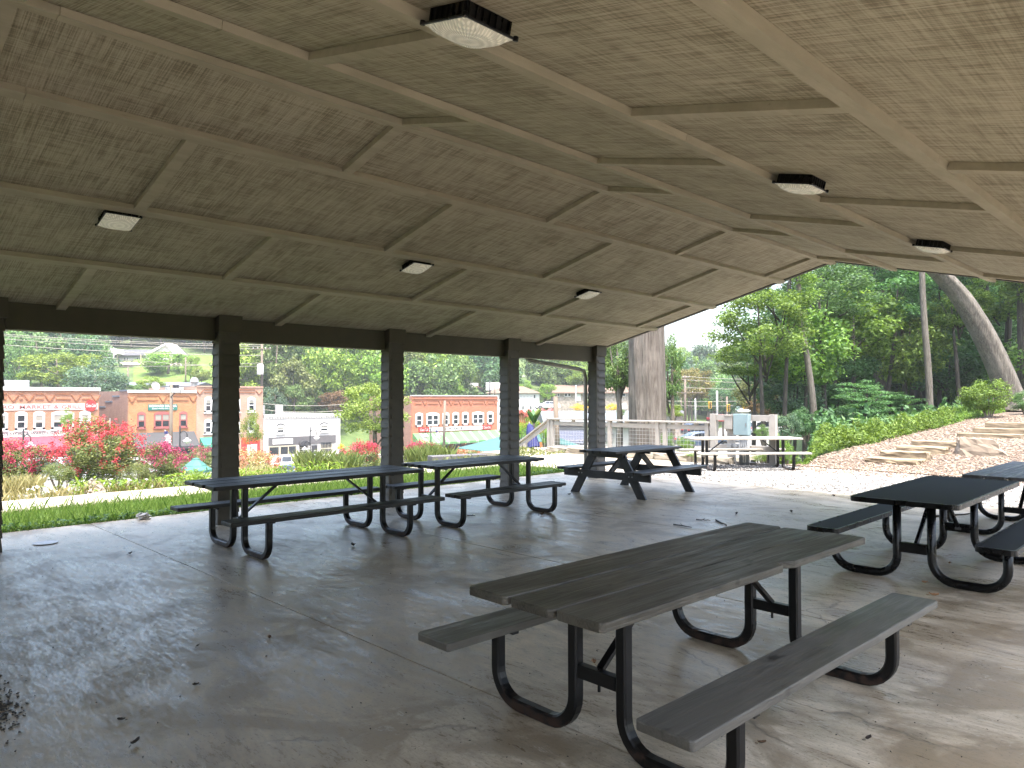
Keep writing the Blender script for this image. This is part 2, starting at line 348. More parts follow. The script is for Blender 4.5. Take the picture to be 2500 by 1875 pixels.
MAT['navy'] = plain('navy_canvas', (.012, .015, .09), .7)
def bark(name, lo, hi, st=(9, 9, 1.1), scale=1.6, bs=.9):
    t = NT(name); v = t.pos('obj', st); f = t.noise(v, scale, 8, .65, 1.5); f2 = t.noise(t.pos('obj', (1, 1, 1)), 1.2, 5)
    c = t.ramp(f, [(.32, tuple(x * .45 for x in lo)), (.45, lo), (.65, hi)]); c = t.mix(t.ramp(f2, [(.45, 0.), (.7, .4)]), c, tuple(min(1, x * 1.3) for x in hi))
    t.color(c).rough(.95).bump(f, bs, .06); return t.m
MAT['bark'] = bark('brown_bark', (.10, .08, .06), (.19, .16, .125))
MAT['greybark'] = bark('pale_grey_bark', (.09, .077, .062), (.165, .147, .122))
MAT['deadwood'] = bark('bare_dead_wood', (.085, .067, .054), (.165, .14, .12), (7, 7, .5), 1.3, 1.)
MAT['darkbark'] = bark('dark_bark', (.035, .03, .024), (.07, .06, .048))
L = {}
L['green'] = leafmat('leaf_green', (0.055, 0.106, 0.032), (0.181, 0.283, 0.082))
L['deep'] = leafmat('leaf_deep_green', (0.032, 0.082, 0.032), (0.106, 0.194, 0.073))
L['blue'] = leafmat('leaf_grey_green', (0.045, 0.089, 0.059), (0.149, 0.223, 0.127))
L['lime'] = leafmat('leaf_lime', (0.081, 0.149, 0.020), (0.257, 0.365, 0.047))
L['yellow'] = leafmat('leaf_yellow_green', (.10, .14, .025), (.26, .31, .07))
L['gold'] = leafmat('leaf_gold', (.11, .115, .025), (.25, .21, .05))
L['rust'] = leafmat('leaf_rust', (.10, .085, .03), (.24, .14, .07))
L['wood'] = leafmat('leaf_woodland', (0.050, 0.106, 0.030), (0.218, 0.340, 0.071), .42)
L['hemlock'] = leafmat('leaf_hemlock', (0.034, 0.085, 0.037), (0.125, 0.239, 0.079), .35)
L['olive'] = leafmat('leaf_olive', (0.068, 0.095, 0.027), (0.203, 0.230, 0.074))
L['straw'] = leafmat('leaf_straw', (0.216, 0.189, 0.081), (0.432, 0.378, 0.189))
L['ground'] = leafmat('leaf_ground_cover', (0.055, 0.110, 0.017), (0.187, 0.297, 0.050))
L['fern'] = leafmat('leaf_fern', (0.047, 0.115, 0.041), (0.162, 0.270, 0.095))
L['pink'] = leafmat('crape_myrtle_blossom', (.30, .022, .055), (.50, .07, .135), .2, .7)
L['coral'] = leafmat('crape_myrtle_faded_blossom', (0.340, 0.120, 0.080), (0.500, 0.220, 0.130), .2, .7)
L['goldflower'] = leafmat('yellow_blossom', (0.500, 0.360, 0.020), (0.700, 0.520, 0.050), .2, .7)
L['grass'] = leafmat('grass_blade', (.06, .115, .02), (.20, .27, .07), .35, .5)
L['whiteflower'] = leafmat('white_blossom', (0.550, 0.540, 0.500), (0.750, 0.740, 0.700), .2, .7)
# ------------------------------------------------------------------ the lie of the land
def sm(x): x = np.clip(x, 0, 1); return x * x * (3 - 2 * x)
def bank_hill(t): return sm((t - .36) / .08)
def tz(x, y):
    x = np.asarray(x, float); y = np.asarray(y, float)
    s = x * AX[0] + y * AX[1]; r = x * RX[0] + y * RX[1]; t = r / np.maximum(s, 4.)
    d1 = -x - (13.4 + 3.4 * sm((y - 12.3) / 5)); d2 = y - 16.1
    bank = 1 - sm((t - .385) / .05)
    d = np.maximum(d1, d2 * bank)
    z = -.07 - 6.25 * (1 - (1 - np.clip(d / 29., 0, 1)) ** 1.7) * np.where(t > .3, bank, 1.)
    s0 = 106 + 30 * sm((t + .35) / .35)
    top = np.interp(t, [-1.2, -.75, -.3, 0, .1, .2, .28, .34, .6, 1.2], [46, 44, 42, 32, 25, 13, 9, 12, 22, 26])
    z = z + (top + 6.2) * np.clip((s - s0) / (320 - s0), 0, 1.15) ** .85
    z = z + sm((x + 10.5) / 3.2) * sm((t - .3) / .08) * (.057 * np.clip(y - 16.2, 0, 15) + .035 * np.clip(y - 31.2, 0, 120))
    z = z + sm((s - 34) / 40) * bank_hill(t) * np.clip(s - 34, 0, 200) * .05
    return z
def tzf(x, y): return float(tz(x, y))
def P2(px, s): # ground point under image column px at distance s along the view
    r = (px - 1250) / FPX * s; x = s * AX[0] + r * RX[0]; y = s * AX[1] + r * RX[1]; return Vector((x, y, tzf(x, y)))
def axis(*seg):
    a = [np.arange(p, q, d) for p, q, d in seg]; return np.concatenate(a)
gx = axis((-480, -130, 9), (-130, -40, 3), (-40, 12, .6), (12, 140, 8)); gy = axis((-160, -10, 8), (-10, 36, .6), (36, 130, 3), (130, 520, 9))
GX, GY = np.meshgrid(gx, gy, indexing='ij'); GZ = tz(GX, GY)
slabm = (GX > -9.4) & (GX < .6) & (GY > -9) & (GY < 11.4); GZ = np.where(slabm, -.3, GZ)
def ground_mat():
    t = NT('hillside_ground'); v = t.pos('pos', (1, 1, 1)); f = t.noise(v, .35, 8, .65); g = t.noise(v, 5, 5, .7)
    c = t.ramp(t.math('ADD', t.math('MULTIPLY', f, .6), t.math('MULTIPLY', g, .4)), [(.38, (.03, .045, .014)), (.5, (.06, .10, .022)), (.64, (.11, .14, .04))])
    t.color(c).rough(.95); return t.m
def lawn_mat(name, a, b, c_):
    t = NT(name); v = t.pos('pos', (1, 1, 1)); f = t.noise(v, .9, 8, .7); t.color(t.ramp(f, [(.3, a), (.5, b), (.7, c_)])).rough(.95).bump(t.noise(v, 30, 3), .5, .03); return t.m
MAT['ground'] = ground_mat(); MAT['lawn'] = lawn_mat('mown_lawn', (.05, .095, .014), (.085, .145, .02), (.12, .18, .03))
MAT['turfsoil'] = lawn_mat('turf_soil', (.05, .09, .015), (.075, .125, .02), (.10, .16, .03))
tag(link('ground', grid_mesh('ground', np.stack([GX, GY, GZ], -1)), MAT['ground']), kind='structure')
def sheet(name, fn, nu, nv, mat, dz, kind='structure'):
    U, V = np.meshgrid(np.linspace(0, 1, nu), np.linspace(0, 1, nv), indexing='ij'); X, Y = fn(U, V)
    return tag(link(name, grid_mesh(name, np.stack([X, Y, tz(X, Y) + dz], -1)), mat), kind=kind)
def lerp(a, b, t): return a + (b - a) * t
sheet('street', lambda u, v: (lerp(-83.2, -57, u), lerp(-70, 135, v)), 14, 90, MAT['paleasphalt'], .06)
sheet('pavement', lambda u, v: (lerp(-85.2, -83, u), lerp(-70, 135, v)), 4, 90, MAT['concrete'], .18)
def polar(s0, s1, p0, p1):
    def f(u, v):
        s = lerp(s0, s1, v); t = (lerp(p0, p1, u) - 1250) / FPX; return s * AX[0] + s * t * RX[0], s * AX[1] + s * t * RX[1]
    return f
sheet('parking_lot', polar(56, 150, 1560, 1900), 30, 50, MAT['paleasphalt'], .07)
sheet('lawn', polar(133, 172, 325, 620), 30, 30, MAT['lawn'], .35)
sheet('lawn', polar(118, 148, 1330, 1560), 20, 20, MAT['lawn'], .35)

# sidewalk of cast bays, patio bays
sw = empty('sidewalk'); tag(sw, kind='structure')
for i in range(-6, 10):
    y0 = -.55 + i * 1.52
    if y0 > 13: continue
    MB().box(-13.12, -11.92, y0 + .006, y0 + 1.514, -.12, -.012).build('paving_slab', MAT['concrete'], sw, bevel=.006)
pt = empty('patio'); tag(pt, kind='structure')
for i in range(4):
    for j in range(3):
        x1 = -9.25 - i * 2.1; y0 = 11.86 + j * 2.15
        if i < 2 or (i == 2 and j > 0): MB().box(x1 - 2.09, x1, y0, y0 + 2.14, -.12, -.012 - .003 * ((i + j) % 2)).build('paving_slab', MAT['concrete'], pt, bevel=.006)
# pavilion floor
fl = empty('pavilion_floor'); tag(fl, kind='structure')
JY = [-9.6, -7.2, -4.86, -2.4, .07, 2.54, 5.02, 7.38, 9.75, 11.84]
for a, b in zip(JY[:-1], JY[1:]):
    MB().box(-9.93, 1.1, a + .004, b - .004, -.16, 0).build('floor_slab', MAT['floor'], fl, bevel=.004)
MB().box(-9.9, 1.05, -9.5, 11.8, -.3, -.012).build('slab_base', MAT['dark'], fl)

# ------------------------------------------------------------------ pavilion
TH = math.radians(13.922); CT, ST = math.cos(TH), math.sin(TH); XR = -4.39; ZA = 3.547 + .038 / CT
def slope(side):
    k = 1 if side == 'R' else -1
    return lambda s, y, n: (XR + k * (s * CT) - k * ST * n, y, ZA - s * ST - CT * n)
PAV = empty('pavilion', label='open-sided timber picnic pavilion with low gabled plywood ceiling', cat='pavilion')
Y0, Y1 = -8.9, 11.15
LINES = {'L': [0, .826, 2.065, 3.29, 4.60], 'R': [0, .889, 2.118, 3.34, 4.60]}
OFF = {'L': [3.126, 1.9225, 3.1557, 1.912], 'R': [3.1413, 1.9135, 3.1556, 1.915]}
for side in 'LR':
    fn = slope(side); ln = LINES[side]
    for k in range(4):
        ys = [OFF[side][k] + .045 + 2.44 * n for n in range(-7, 5)]
        ys = [Y0] + [y for y in ys if Y0 + .2 < y < Y1 - .1] + [Y1]
        for a, b in zip(ys[:-1], ys[1:]):
            MB().box(ln[k] + .002, ln[k + 1] - .002, a + .002, b - .002, -.013, 0, fn).build('ceiling_panel', MAT['ceiling'], PAV)
        for y in ys[1:-1]:
            MB().box(ln[k] + (.052 if k == 0 else .0455), ln[k + 1] - .0455, y - .045, y + .045, .0008, .0435, fn).build('cross_batten', MAT['batten'], PAV, bevel=.002)
    for k in range(0, 4):
        y = Y0 - random.random(); jit = {('R', 1): 1.2, ('R', 2): .4, ('R', 3): .9}.get((side, k), .7)
        cuts = [Y0] + [Y0 + jit + 3.05 * i for i in range(0, 8) if Y0 + jit + 3.05 * i < Y1 - .4] + [Y1 - .012]
        for a, b in zip(cuts[:-1], cuts[1:]):
            w = .05 if k == 0 else .045; lo = .0005 if k == 0 else -w
            MB().box(ln[k] + lo, ln[k] + w, a + .0015, b - .0015, 0.001, .046 + random.uniform(-.0008, .0008), fn).build('batten', MAT['batten'], PAV, bevel=.002)
    MB().box(.0, 5.02, Y0 - .05, Y1 + .0, -.24, -.02, fn).build('roof', MAT['roof'], PAV)
    MB().box(4.7, 5.0, Y0, Y1 - .06, -.019, -.004, fn).build('soffit', MAT['trim'], PAV)
    MB().box(.0, 5.03, Y1 - .05, Y1 - .0, -.0135, .012, fn).build('rake_board', MAT['dark'], PAV)  # inner strip coloured dark for the shade on the face turned from the light
    MB().box(.0, 5.03, Y1 + .001, Y1 + .03, -.23, .012, fn).build('rake_board', MAT['trim'], PAV)
PC = [-8.4, -5.95, -3.52, -1.1, 1.205, 3.606, 6.066, 8.46, 10.80]; PW = .25
exposure = .137
board_me = {}
def lap(me_w, dp=-.036):   # one lap-siding board lying on the -y side of a post, local x along its length
    k = (round(me_w, 3), dp)
    if k not in board_me:
        m = MB(); w = me_w / 2; b, t = dp, -.008; m.hexa([(-w, b, 0), (w, b, 0), (w, 0, 0), (-w, 0, 0), (-w, t, exposure + .016), (w, t, exposure + .016), (w, 0, exposure + .016), (-w, 0, exposure + .016)])
        board_me[k] = m.mesh('siding_board'); board_me[k].materials.append(MAT['siding'])
    return board_me[k]
def post(x0, x1, y0, zt, facing):
    y1 = y0 + PW; e = .022; xi = x1 if facing > 0 else x0
    m = MB(); m.box(x0 + e, x1 - e, y0 + e, y1 - e, 0, zt); p = m.build('post', MAT['siding'], PAV)
    sx = -.03 * facing; a = MB(); a.box(min(xi, xi + sx), max(xi, xi + sx), y0 - .012, y0 + .03, 0, zt); a.build('corner_board', MAT['siding'], p, bevel=.003)
    n = int(zt / exposure); W1 = x1 - x0 - .05; W2 = PW - .05
    for i in range(n + 1):
        z = i * exposure
        if z + .06 > zt: continue
        for (cx, cy, rz, w) in (((x0 + x1) / 2 - .012 * facing, y0 + e, 0, W1), ((x0 + x1) / 2, y1 - e, PI, W1 + .05), (x1 - e, (y0 + y1) / 2 + (.008 if facing > 0 else 0), PI / 2, W2 + (.015 if facing > 0 else .05)), (x0 + e, (y0 + y1) / 2, -PI / 2, W2 + .05)):
            link('siding_board', lap(w, -.024 if rz == PI else -.036), None, p, (cx + random.uniform(-.0015, .0015), cy, z), (random.uniform(-.006, .006), random.uniform(-.004, .004), rz))
    c = MB(); c.box(x0 - .018, x1 + .02, y0 - .02, y1 + .02, zt - .02, 2.56); c.build('post_cap', MAT['trim'], p, bevel=.004)
for i, y in enumerate(PC):
    post(-8.90, -8.68, y, 2.345, 1); post(-.10, .12, y, 2.345, -1)
for xa, xb in ((-8.955, -8.775), (-.005, .175)):
    ys = [Y0] + [v for y in PC for v in (y - .02, y + PW + .02)] + [Y1 - .06]
    for i in range(0, len(ys), 2):
        a, b = ys[i], ys[i + 1]
        if b - a > .15: MB().box(xa, xb, a, b, 2.222, 2.52).build('beam', MAT['trim'], PAV, bevel=.004)
    MB().box(xa + .02, xb - .02, Y0, Y1 - .07, 2.24, 2.5).build('beam_core', MAT['dark'], PAV)
    
MB().prism([(-8.95, 0), (.17, 0), (.17, 2.45), (XR, 3.55), (-8.95, 2.45)], Y0 - .02, Y0 + .12, lambda q, z, y: (q, y, z)).build('added_shade_wall', MAT['trim'], PAV)  # unseen wall, added to cut light from behind and darken the batten sides
# gutter and downspout at the last bay
g = MB(); g.box(-9.40, -9.29, Y0, Y1 + .05, 2.275, 2.385); g.build('gutter', MAT['galv'], PAV, bevel=.02)
a = onx(1281, 868, -9.45); b = onx(1425, 905, -8.98)
a = onx(1281, 872, -9.34)
dp = [Vector((-9.34, a.y - .02, 2.3)), Vector((-9.34, a.y - .0, a.z + .06)), a + Vector((0, .03, -.01)), a + Vector((.02, .12, -.06)), b + Vector((-.02, -.12, .03)), b + Vector((0, 0, 0)), Vector((-8.95, 10.78, b.z - .14)), Vector((-8.95, 10.78, .08))]
MB().tube(dp, .036, 10).build('downspout', MAT['galv'], PAV, smooth=True)

# ceiling lights
def make_light():
    t = empty('ceiling_light', label='square ceiling light with black finned housing and prismatic lens', cat='ceiling light', group='square lights on the pavilion ceiling')
    h = MB(); h.box(-.115, .115, -.115, .115, .0, .058)
    for i in range(-3, 4):
        for sx in (-1, 1):
            h.box(sx * .115 - .008, sx * .115 + .008, i * .034 - .004, i * .034 + .004, .004, .054); h.box(i * .034 - .004, i * .034 + .004, sx * .115 - .008, sx * .115 + .008, .004, .054)
    h.build('housing', MAT['blackmetal'], t)
    f = MB(); f.box(-.135, .135, -.135, .135, .056, .066)
    for sx in (-1, 1):
        for sy in (-1, 1): f.lathe([(.0, .05), (.012, .05), (.012, .07), (0, .07)], 8, (sx * .132, sy * .132, 0))
    f.build('flange', MAT['blackmetal'], t, bevel=.004)
    N = 13; U, V = np.meshgrid(np.linspace(-1, 1, N), np.linspace(-1, 1, N), indexing='ij')
    Z = .067 + .036 * np.clip((1 - np.abs(U) ** 3.2) * (1 - np.abs(V) ** 3.2), 0, 1) ** .62
    l = link('lens', grid_mesh('lens', np.stack([U * .127, V * .127, Z], -1)), MAT['lens'], t)
    return t
LT = make_light()
spots = [('R', 2.333, 1.87, 'nearest the camera above the brown table'), ('R', 2.333, 4.885, 'second along the right slope, above the black table'), ('R', 2.345, 7.80, 'third along the right slope, by the gable end'),
         ('L', 2.24, 1.87, 'farthest left on the left slope'), ('L', 2.24, 4.94, 'on the left slope above the long charcoal table'), ('L', 2.245, 7.96, 'small in view on the left slope, by the gable end'),
         ]
for i, (sd, s_, y, w) in enumerate(spots):
    o = LT if i == 0 else copy_tree(LT)
    k = 1 if sd == 'R' else -1; p = slope(sd)(s_, y, .039 if abs(s_ - (2.118 if sd == 'R' else 2.065)) < .13 else .002)
    o.location = p; o.rotation_euler = (PI, k * TH, 0) if True else 0
    o.rotation_euler = Matrix(((k * CT, 0, -k * ST), (0, -1 if k > 0 else 1, 0), (-ST, 0, -CT))).transposed().to_euler() if False else Matrix(((1 * CT, 0, -k * ST), (0, -1, 0), (-k * ST * 1, 0, -CT))).to_euler()
    o['label'] = 'square black-bodied ceiling light, ' + w

# ------------------------------------------------------------------ picnic tables
def sweep_xz(path, hw, kind='sq', y=0., n=10):
    """tube along a path in the local xz plane at the given y"""
    m = MB(); pts = [Vector((p[0], 0, p[1])) for p in path]; vs = []; k = len(pts)
    if kind == 'sq':
        c = hw * .3; prof = [(-hw, -hw + c), (-hw + c, -hw), (hw - c, -hw), (hw, -hw + c), (hw, hw - c), (hw - c, hw), (-hw + c, hw), (-hw, hw - c)]
    else: prof = [(hw * math.cos(2 * PI * j / n), hw * math.sin(2 * PI * j / n)) for j in range(n)]
    n = len(prof)
    for i in range(k):
        d = (pts[min(i + 1, k - 1)] - pts[max(i - 1, 0)]).normalized(); nn = Vector((-d.z, 0, d.x))
        sc = 1. if i in (0, k - 1) else 1 / max(.6, math.sqrt((1 + (pts[i] - pts[i - 1]).normalized().dot((pts[i + 1] - pts[i]).normalized())) / 2))
        for a, b in prof: vs.append(pts[i] + nn * (a * sc) + Vector((0, y + b, 0)))
    fs = [(i * n + j, i * n + (j + 1) % n, (i + 1) * n + (j + 1) % n, (i + 1) * n + j) for i in range(k - 1) for j in range(n)] + [tuple(range(n))[::-1], tuple((k - 1) * n + j for j in range(n))]
    return m.add(vs, fs)
def upath(xi, zi, xo, zo, r, h, n=7):
    s = 1 if xo > xi else -1; p = [(xi, zi)]
    for i in range(n + 1): t = PI / 2 * i / n; p.append((xi + s * (r - r * math.cos(t)), h + r - r * math.sin(t)))
    for i in range(n + 1): t = PI / 2 * i / n; p.append((xo - s * (r - r * math.sin(t)), h + r - r * math.cos(t)))
    p.append((xo, zo)); return p
def board(x0, x1, y0, y1, z0, z1, seed, cut=.018, notch=None):
    """a plank with slightly uneven edges and clipped corners"""
    rd = random.Random(seed); n = 9; out = []
    for i in range(n): y = lerp(y0, y1, i / (n - 1)); out.append([x0 + rd.uniform(-.0025, .0025), x1 + rd.uniform(-.0025, .0025), y])
    if notch:
        out.append([out[0][0], x1 - .052, notch]); out.append([out[0][0], x1, notch - .045]); out.append([out[0][0], x1, notch + .09]); out.sort(key=lambda a: a[2])
    poly = [(a[0], a[2]) for a in out]; right = [(a[1], a[2]) for a in out][::-1]
    def clip(pl): return pl
    lft = [(out[0][0] + cut, y0)] + [(out[0][0], y0 + cut)] + poly[1:-1] + [(out[-1][0], y1 - cut), (out[-1][0] + cut, y1)]
    rgt = [(out[-1][1] - cut, y1), (out[-1][1], y1 - cut)] + right[1:-1] + [(out[0][1], y0 + cut), (out[0][1] - cut, y0)]
    m = MB(); sag = rd.uniform(-.002, .002); m.prism(lft + rgt, z0, z1, lambda p, q, z: (p, q, z + sag)); return m
def loop_table(name, label, cx, cy, rz, Lt, W, zt, zs, nb, xo, xi, fy, wood, seatwood, metal, group, seat_boards=1, kind='sq', r=.13, hw=.028, th=.038, notch=False, seat_w=.235, z=0., seatL=None, ends=None):
    t = empty(name, (cx, cy, z), rz, label, 'picnic table', group); gap = .013; w = (W - gap * (nb - 1)) / nb; sl_ = seatL or Lt
    sd = sum(map(ord, label))
    for i in range(nb):
        x0 = -W / 2 + i * (w + gap); e = random.Random(sd + i).uniform(-.008, .008)
        board(x0, x0 + w, -Lt / 2 + e, Lt / 2 + e, zt - th, zt - .0015 * (i % 2), sd + i, notch=.22 if notch and i == nb - 1 else None).build('plank', wood, t, bevel=.006)
    for sgn in (-1, 1):
        for j in range(seat_boards):
            sw_ = (seat_w - .008 * (seat_boards - 1)) / seat_boards; x0 = sgn * xo - seat_w / 2 + j * (sw_ + .008)
            board(x0, x0 + sw_, -sl_ / 2, sl_ / 2, zs - th, zs, sd + 40 + sgn + j, cut=.012).build('seat', seatwood, t, bevel=.006)
    for y in fy:
        for sgn in (-1, 1): sweep_xz(upath(sgn * xi, zt - th - .006, sgn * (xo + .02), zs - th - .004, r, hw), hw, kind, y).build('leg_loop', metal, t, smooth=(kind != 'sq'))
        zc = .30 * zt / .7
        MB().box(-xi + hw, xi - hw, y - .022, y + .022, zc - .03, zc + .03).build('crossbar', metal, t, bevel=.004)
        d = -1 if y > 0 else 1
        MB().bar((0, y + d * .01, zc + .03), (0, y + d * .42, zt - th - .02), .035, .02).build('brace', metal, t)
        c = MB(); c.box(-W / 2 + .04, W / 2 - .04, y - .02, y + .02, zt - th - .012, zt - th - .0005)
        for sgn in (-1, 1): c.box(sgn * xo - seat_w / 2 + .01, sgn * xo + seat_w / 2 - .01, y - .02, y + .02, zs - th - .012, zs - th - .0005)
        c.build('cleat', metal, t)
        b = MB(); b.tube([(0, y, zc - .065), (0, y, zc + .036)], .007, 6)
        for sgn in (-1, 1): b.tube([(sgn * (xo - .05), y + .03, zs - th - .03), (sgn * (xo - .05), y + .03, zs - th)], .009, 6)
        b.build('bolt', metal, t)
    if kind == 'sq': pass
    return t
G = 'loop-legged picnic tables under the pavilion roof'
loop_table('picnic_table', 'brown-grey three-plank picnic table with one notched plank edge, nearest on the concrete floor', -1.985, 3.26, math.radians(-1.5), 2.38, .755, .70, .41, 3, .635, .137, (-.76, .79), MAT['wood1'], MAT['seat1'], MAT['blacksteel'], G, r=.15, notch=True)
loop_table('picnic_table', 'long charcoal three-plank picnic table beside the second post, near the grass edge', -7.075, 3.96, 0, 2.44, .73, .70, .41, 3, .63, .13, (-.82, .80), MAT['wood2'], MAT['wood2'], MAT['blacksteel'], G, r=.13)
loop_table('picnic_table', 'shorter charcoal picnic table with slatted top between the third and fourth posts', -7.06, 6.28, math.radians(.5), 1.85, .74, .715, .41, 6, .62, .16, (-.77, .82), MAT['wood2'], MAT['wood2'], MAT['blacksteel'], G, seat_boards=3, seat_w=.28, r=.13)
loop_table('picnic_table', 'slate-grey plank picnic table behind the black mesh table, at the gable edge', -1.74, 9.98, math.radians(-.5), 2.3, .83, .70, .41, 4, .66, .17, (-.62, .66), MAT['wood7'], MAT['wood7'], MAT['blackmetal'], G, kind='rd', hw=.03, r=.17)
pp = P2(1812, 15.9)
loop_table('picnic_table', 'pale greige picnic table standing out on the white gravel', pp.x, pp.y, YAW - PI / 2 + math.radians(4), 2.42, .72, .70, .41, 3, .62, .13, (-.85, .85), MAT['wood5'], MAT['wood5'], MAT['blacksteel'], 'loop-legged picnic tables outside', r=.12, z=pp.z + .03)

# black expanded-metal table
def rounded(w, l, r, n=5):
    p = []
    for cx, cy, a0 in ((w - r, l - r, 0), (-w + r, l - r, PI / 2), (-w + r, -l + r, PI), (w - r, -l + r, 1.5 * PI)):
        for i in range(n + 1): a = a0 + PI / 2 * i / n; p.append((cx + r * math.cos(a), cy + r * math.sin(a)))
    return p
def mesh_mat():
    t = NT('expanded_metal_mesh'); v = t.pos('obj', (1, 1, 1)); sx = t.n('SeparateXYZ'); t.l(v, sx.inputs[0])
    a = t.math('ADD', t.math('MULTIPLY', sx.outputs[0], 62.), t.math('MULTIPLY', sx.outputs[1], 26.)); b = t.math('SUBTRACT', t.math('MULTIPLY', sx.outputs[0], 62.), t.math('MULTIPLY', sx.outputs[1], 26.))
    fa = t.math('ABSOLUTE', t.math('SUBTRACT', t.math('FRACT', a), .5)); fb = t.math('ABSOLUTE', t.math('SUBTRACT', t.math('FRACT', b), .5))
    hole = t.math('MULTIPLY', t.math('LESS_THAN', fa, .33), t.math('LESS_THAN', fb, .33))
    t.color(t.mix(hole, (.016, .016, .016), (.004, .004, .004))).rough(.55).bump(hole, -.6, .004); t.b.inputs['Specular IOR Level'].default_value = .05; return t.m
MAT['mesh'] = mesh_mat()
def mesh_slab(name, w, l, z, x, r, par):
    rim = MB(); po = rounded(w, l, r); pi_ = rounded(w - .016, l - .016, max(.01, r - .014)); n = len(po)
    vs = [(x + p, q, z - .042) for p, q in po] + [(x + p, q, z - .004) for p, q in po] + [(x + p * .996, q * .999, z) for p, q in po] + [(x + p, q, z) for p, q in pi_] + [(x + p, q, z - .042) for p, q in pi_]
    fs = [(k * n + i, k * n + (i + 1) % n, (k + 1) * n + (i + 1) % n, (k + 1) * n + i) for k in range(4) for i in range(n)] + [(4 * n + i, 4 * n + (i + 1) % n, (i + 1) % n, i) for i in range(n)]
    o = rim.add(vs, fs).build(name, MAT['blackmetal'], par)
    f = MB(); f.prism(pi_, z - .006, z - .003, lambda p, q, zz: (x + p, q, zz)); f.build('mesh_panel', MAT['mesh'], o)
    return o
T6 = empty('mesh_picnic_table', (-1.965, 7.37, 0), math.radians(.6), 'black perforated metal picnic table with thick round tube legs and rounded corners', 'picnic table')
mesh_slab('tabletop', .40, 1.13, .70, 0, .06, T6)
for sgn in (-1, 1): mesh_slab('seat', .135, 1.13, .41, sgn * .63, .05, T6)
for y in (-.80, .56):
    for sgn in (-1, 1): sweep_xz(upath(sgn * .13, .655, sgn * .65, .366, .17, .034), .034, 'rd', y, 14).build('leg_loop', MAT['blackmetal'], T6, smooth=True)
    MB().box(-.1, .1, y - .03, y + .03, .235, .315).build('crossbar', MAT['blackmetal'], T6, bevel=.004)
    d = 1 if y < 0 else -1
    MB().tube([(0, y + d * .03, .275), (0, y + d * .05, .30), (0, y + d * .5, .655)], [.014, .02, .02], 8).build('brace', MAT['blackmetal'], T6, smooth=True)
    MB().tube([(-.02, y + d * .045, .27), (.03, y + d * .045, .27)], .012, 8).build('bolt', MAT['bolt'], T6)
    c = MB(); c.box(-.36, .36, y - .02, y + .02, .652, .66)
    for sgn in (-1, 1): c.box(sgn * .63 - .11, sgn * .63 + .11, y - .02, y + .02, .362, .37)
    c.build('cleat', MAT['blackmetal'], T6)

# A-frame timber table
T4 = empty('picnic_table', (-7.04, 9.66, 0), 0, 'charcoal A-frame timber picnic table beside the last post', 'picnic table')
for i in range(5): board(-.36 + i * .146, -.36 + i * .146 + .138, -.92, .92, .672, .71, 300 + i).build('plank', MAT['wood3'], T4, bevel=.004)
for sgn in (-1, 1):
    for j in range(2): board(sgn * .69 - .145 + j * .147, sgn * .69 - .145 + j * .147 + .14, -.92, .92, .385, .423, 330 + sgn + j).build('seat', MAT['wood3'], T4, bevel=.004)
for y in (-.66, .66):
    for sgn in (-1, 1):
        a, b = sgn * .26, sgn * .66; m = MB(); d = .0 if sgn > 0 else .0
        m.hexa([(b - .08, y - .02, 0), (b + .08, y - .02, 0), (b + .08, y + .02, 0), (b - .08, y + .02, 0), (a - .08, y - .02, .67), (a + .08, y - .02, .67), (a + .08, y + .02, .67), (a - .08, y + .02, .67)])
        m.build('leg', MAT['wood3'], T4, bevel=.003)
    o = -.0215 - .02 if y < 0 else .0215 + .02
    MB().box(-.84, .84, y + o - .019, y + o + .019, .27, .384).build('crossbeam', MAT['wood3'], T4, bevel=.003)
    MB().box(-.34, .34, y + o - .019, y + o + .019, .60, .671).build('top_cleat', MAT['wood3'], T4, bevel=.003)
    d = 1 if y < 0 else -1
    MB().bar((0, y + d * .06, .33), (0, y + d * .50, .668), .038, .085).build('brace', MAT['wood3'], T4)
    bb = MB()
    for sx in (-.52, .52, -.46, .46): bb.tube([(sx, y + o * 1.5 - .004, .33), (sx, y + o * 1.5 + .004, .33)], .012, 6)
    bb.build('bolt', MAT['bolt'], T4)
MB().box(-.34, .34, -.02, .02, .632, .671).build('top_cleat', MAT['wood3'], T4)
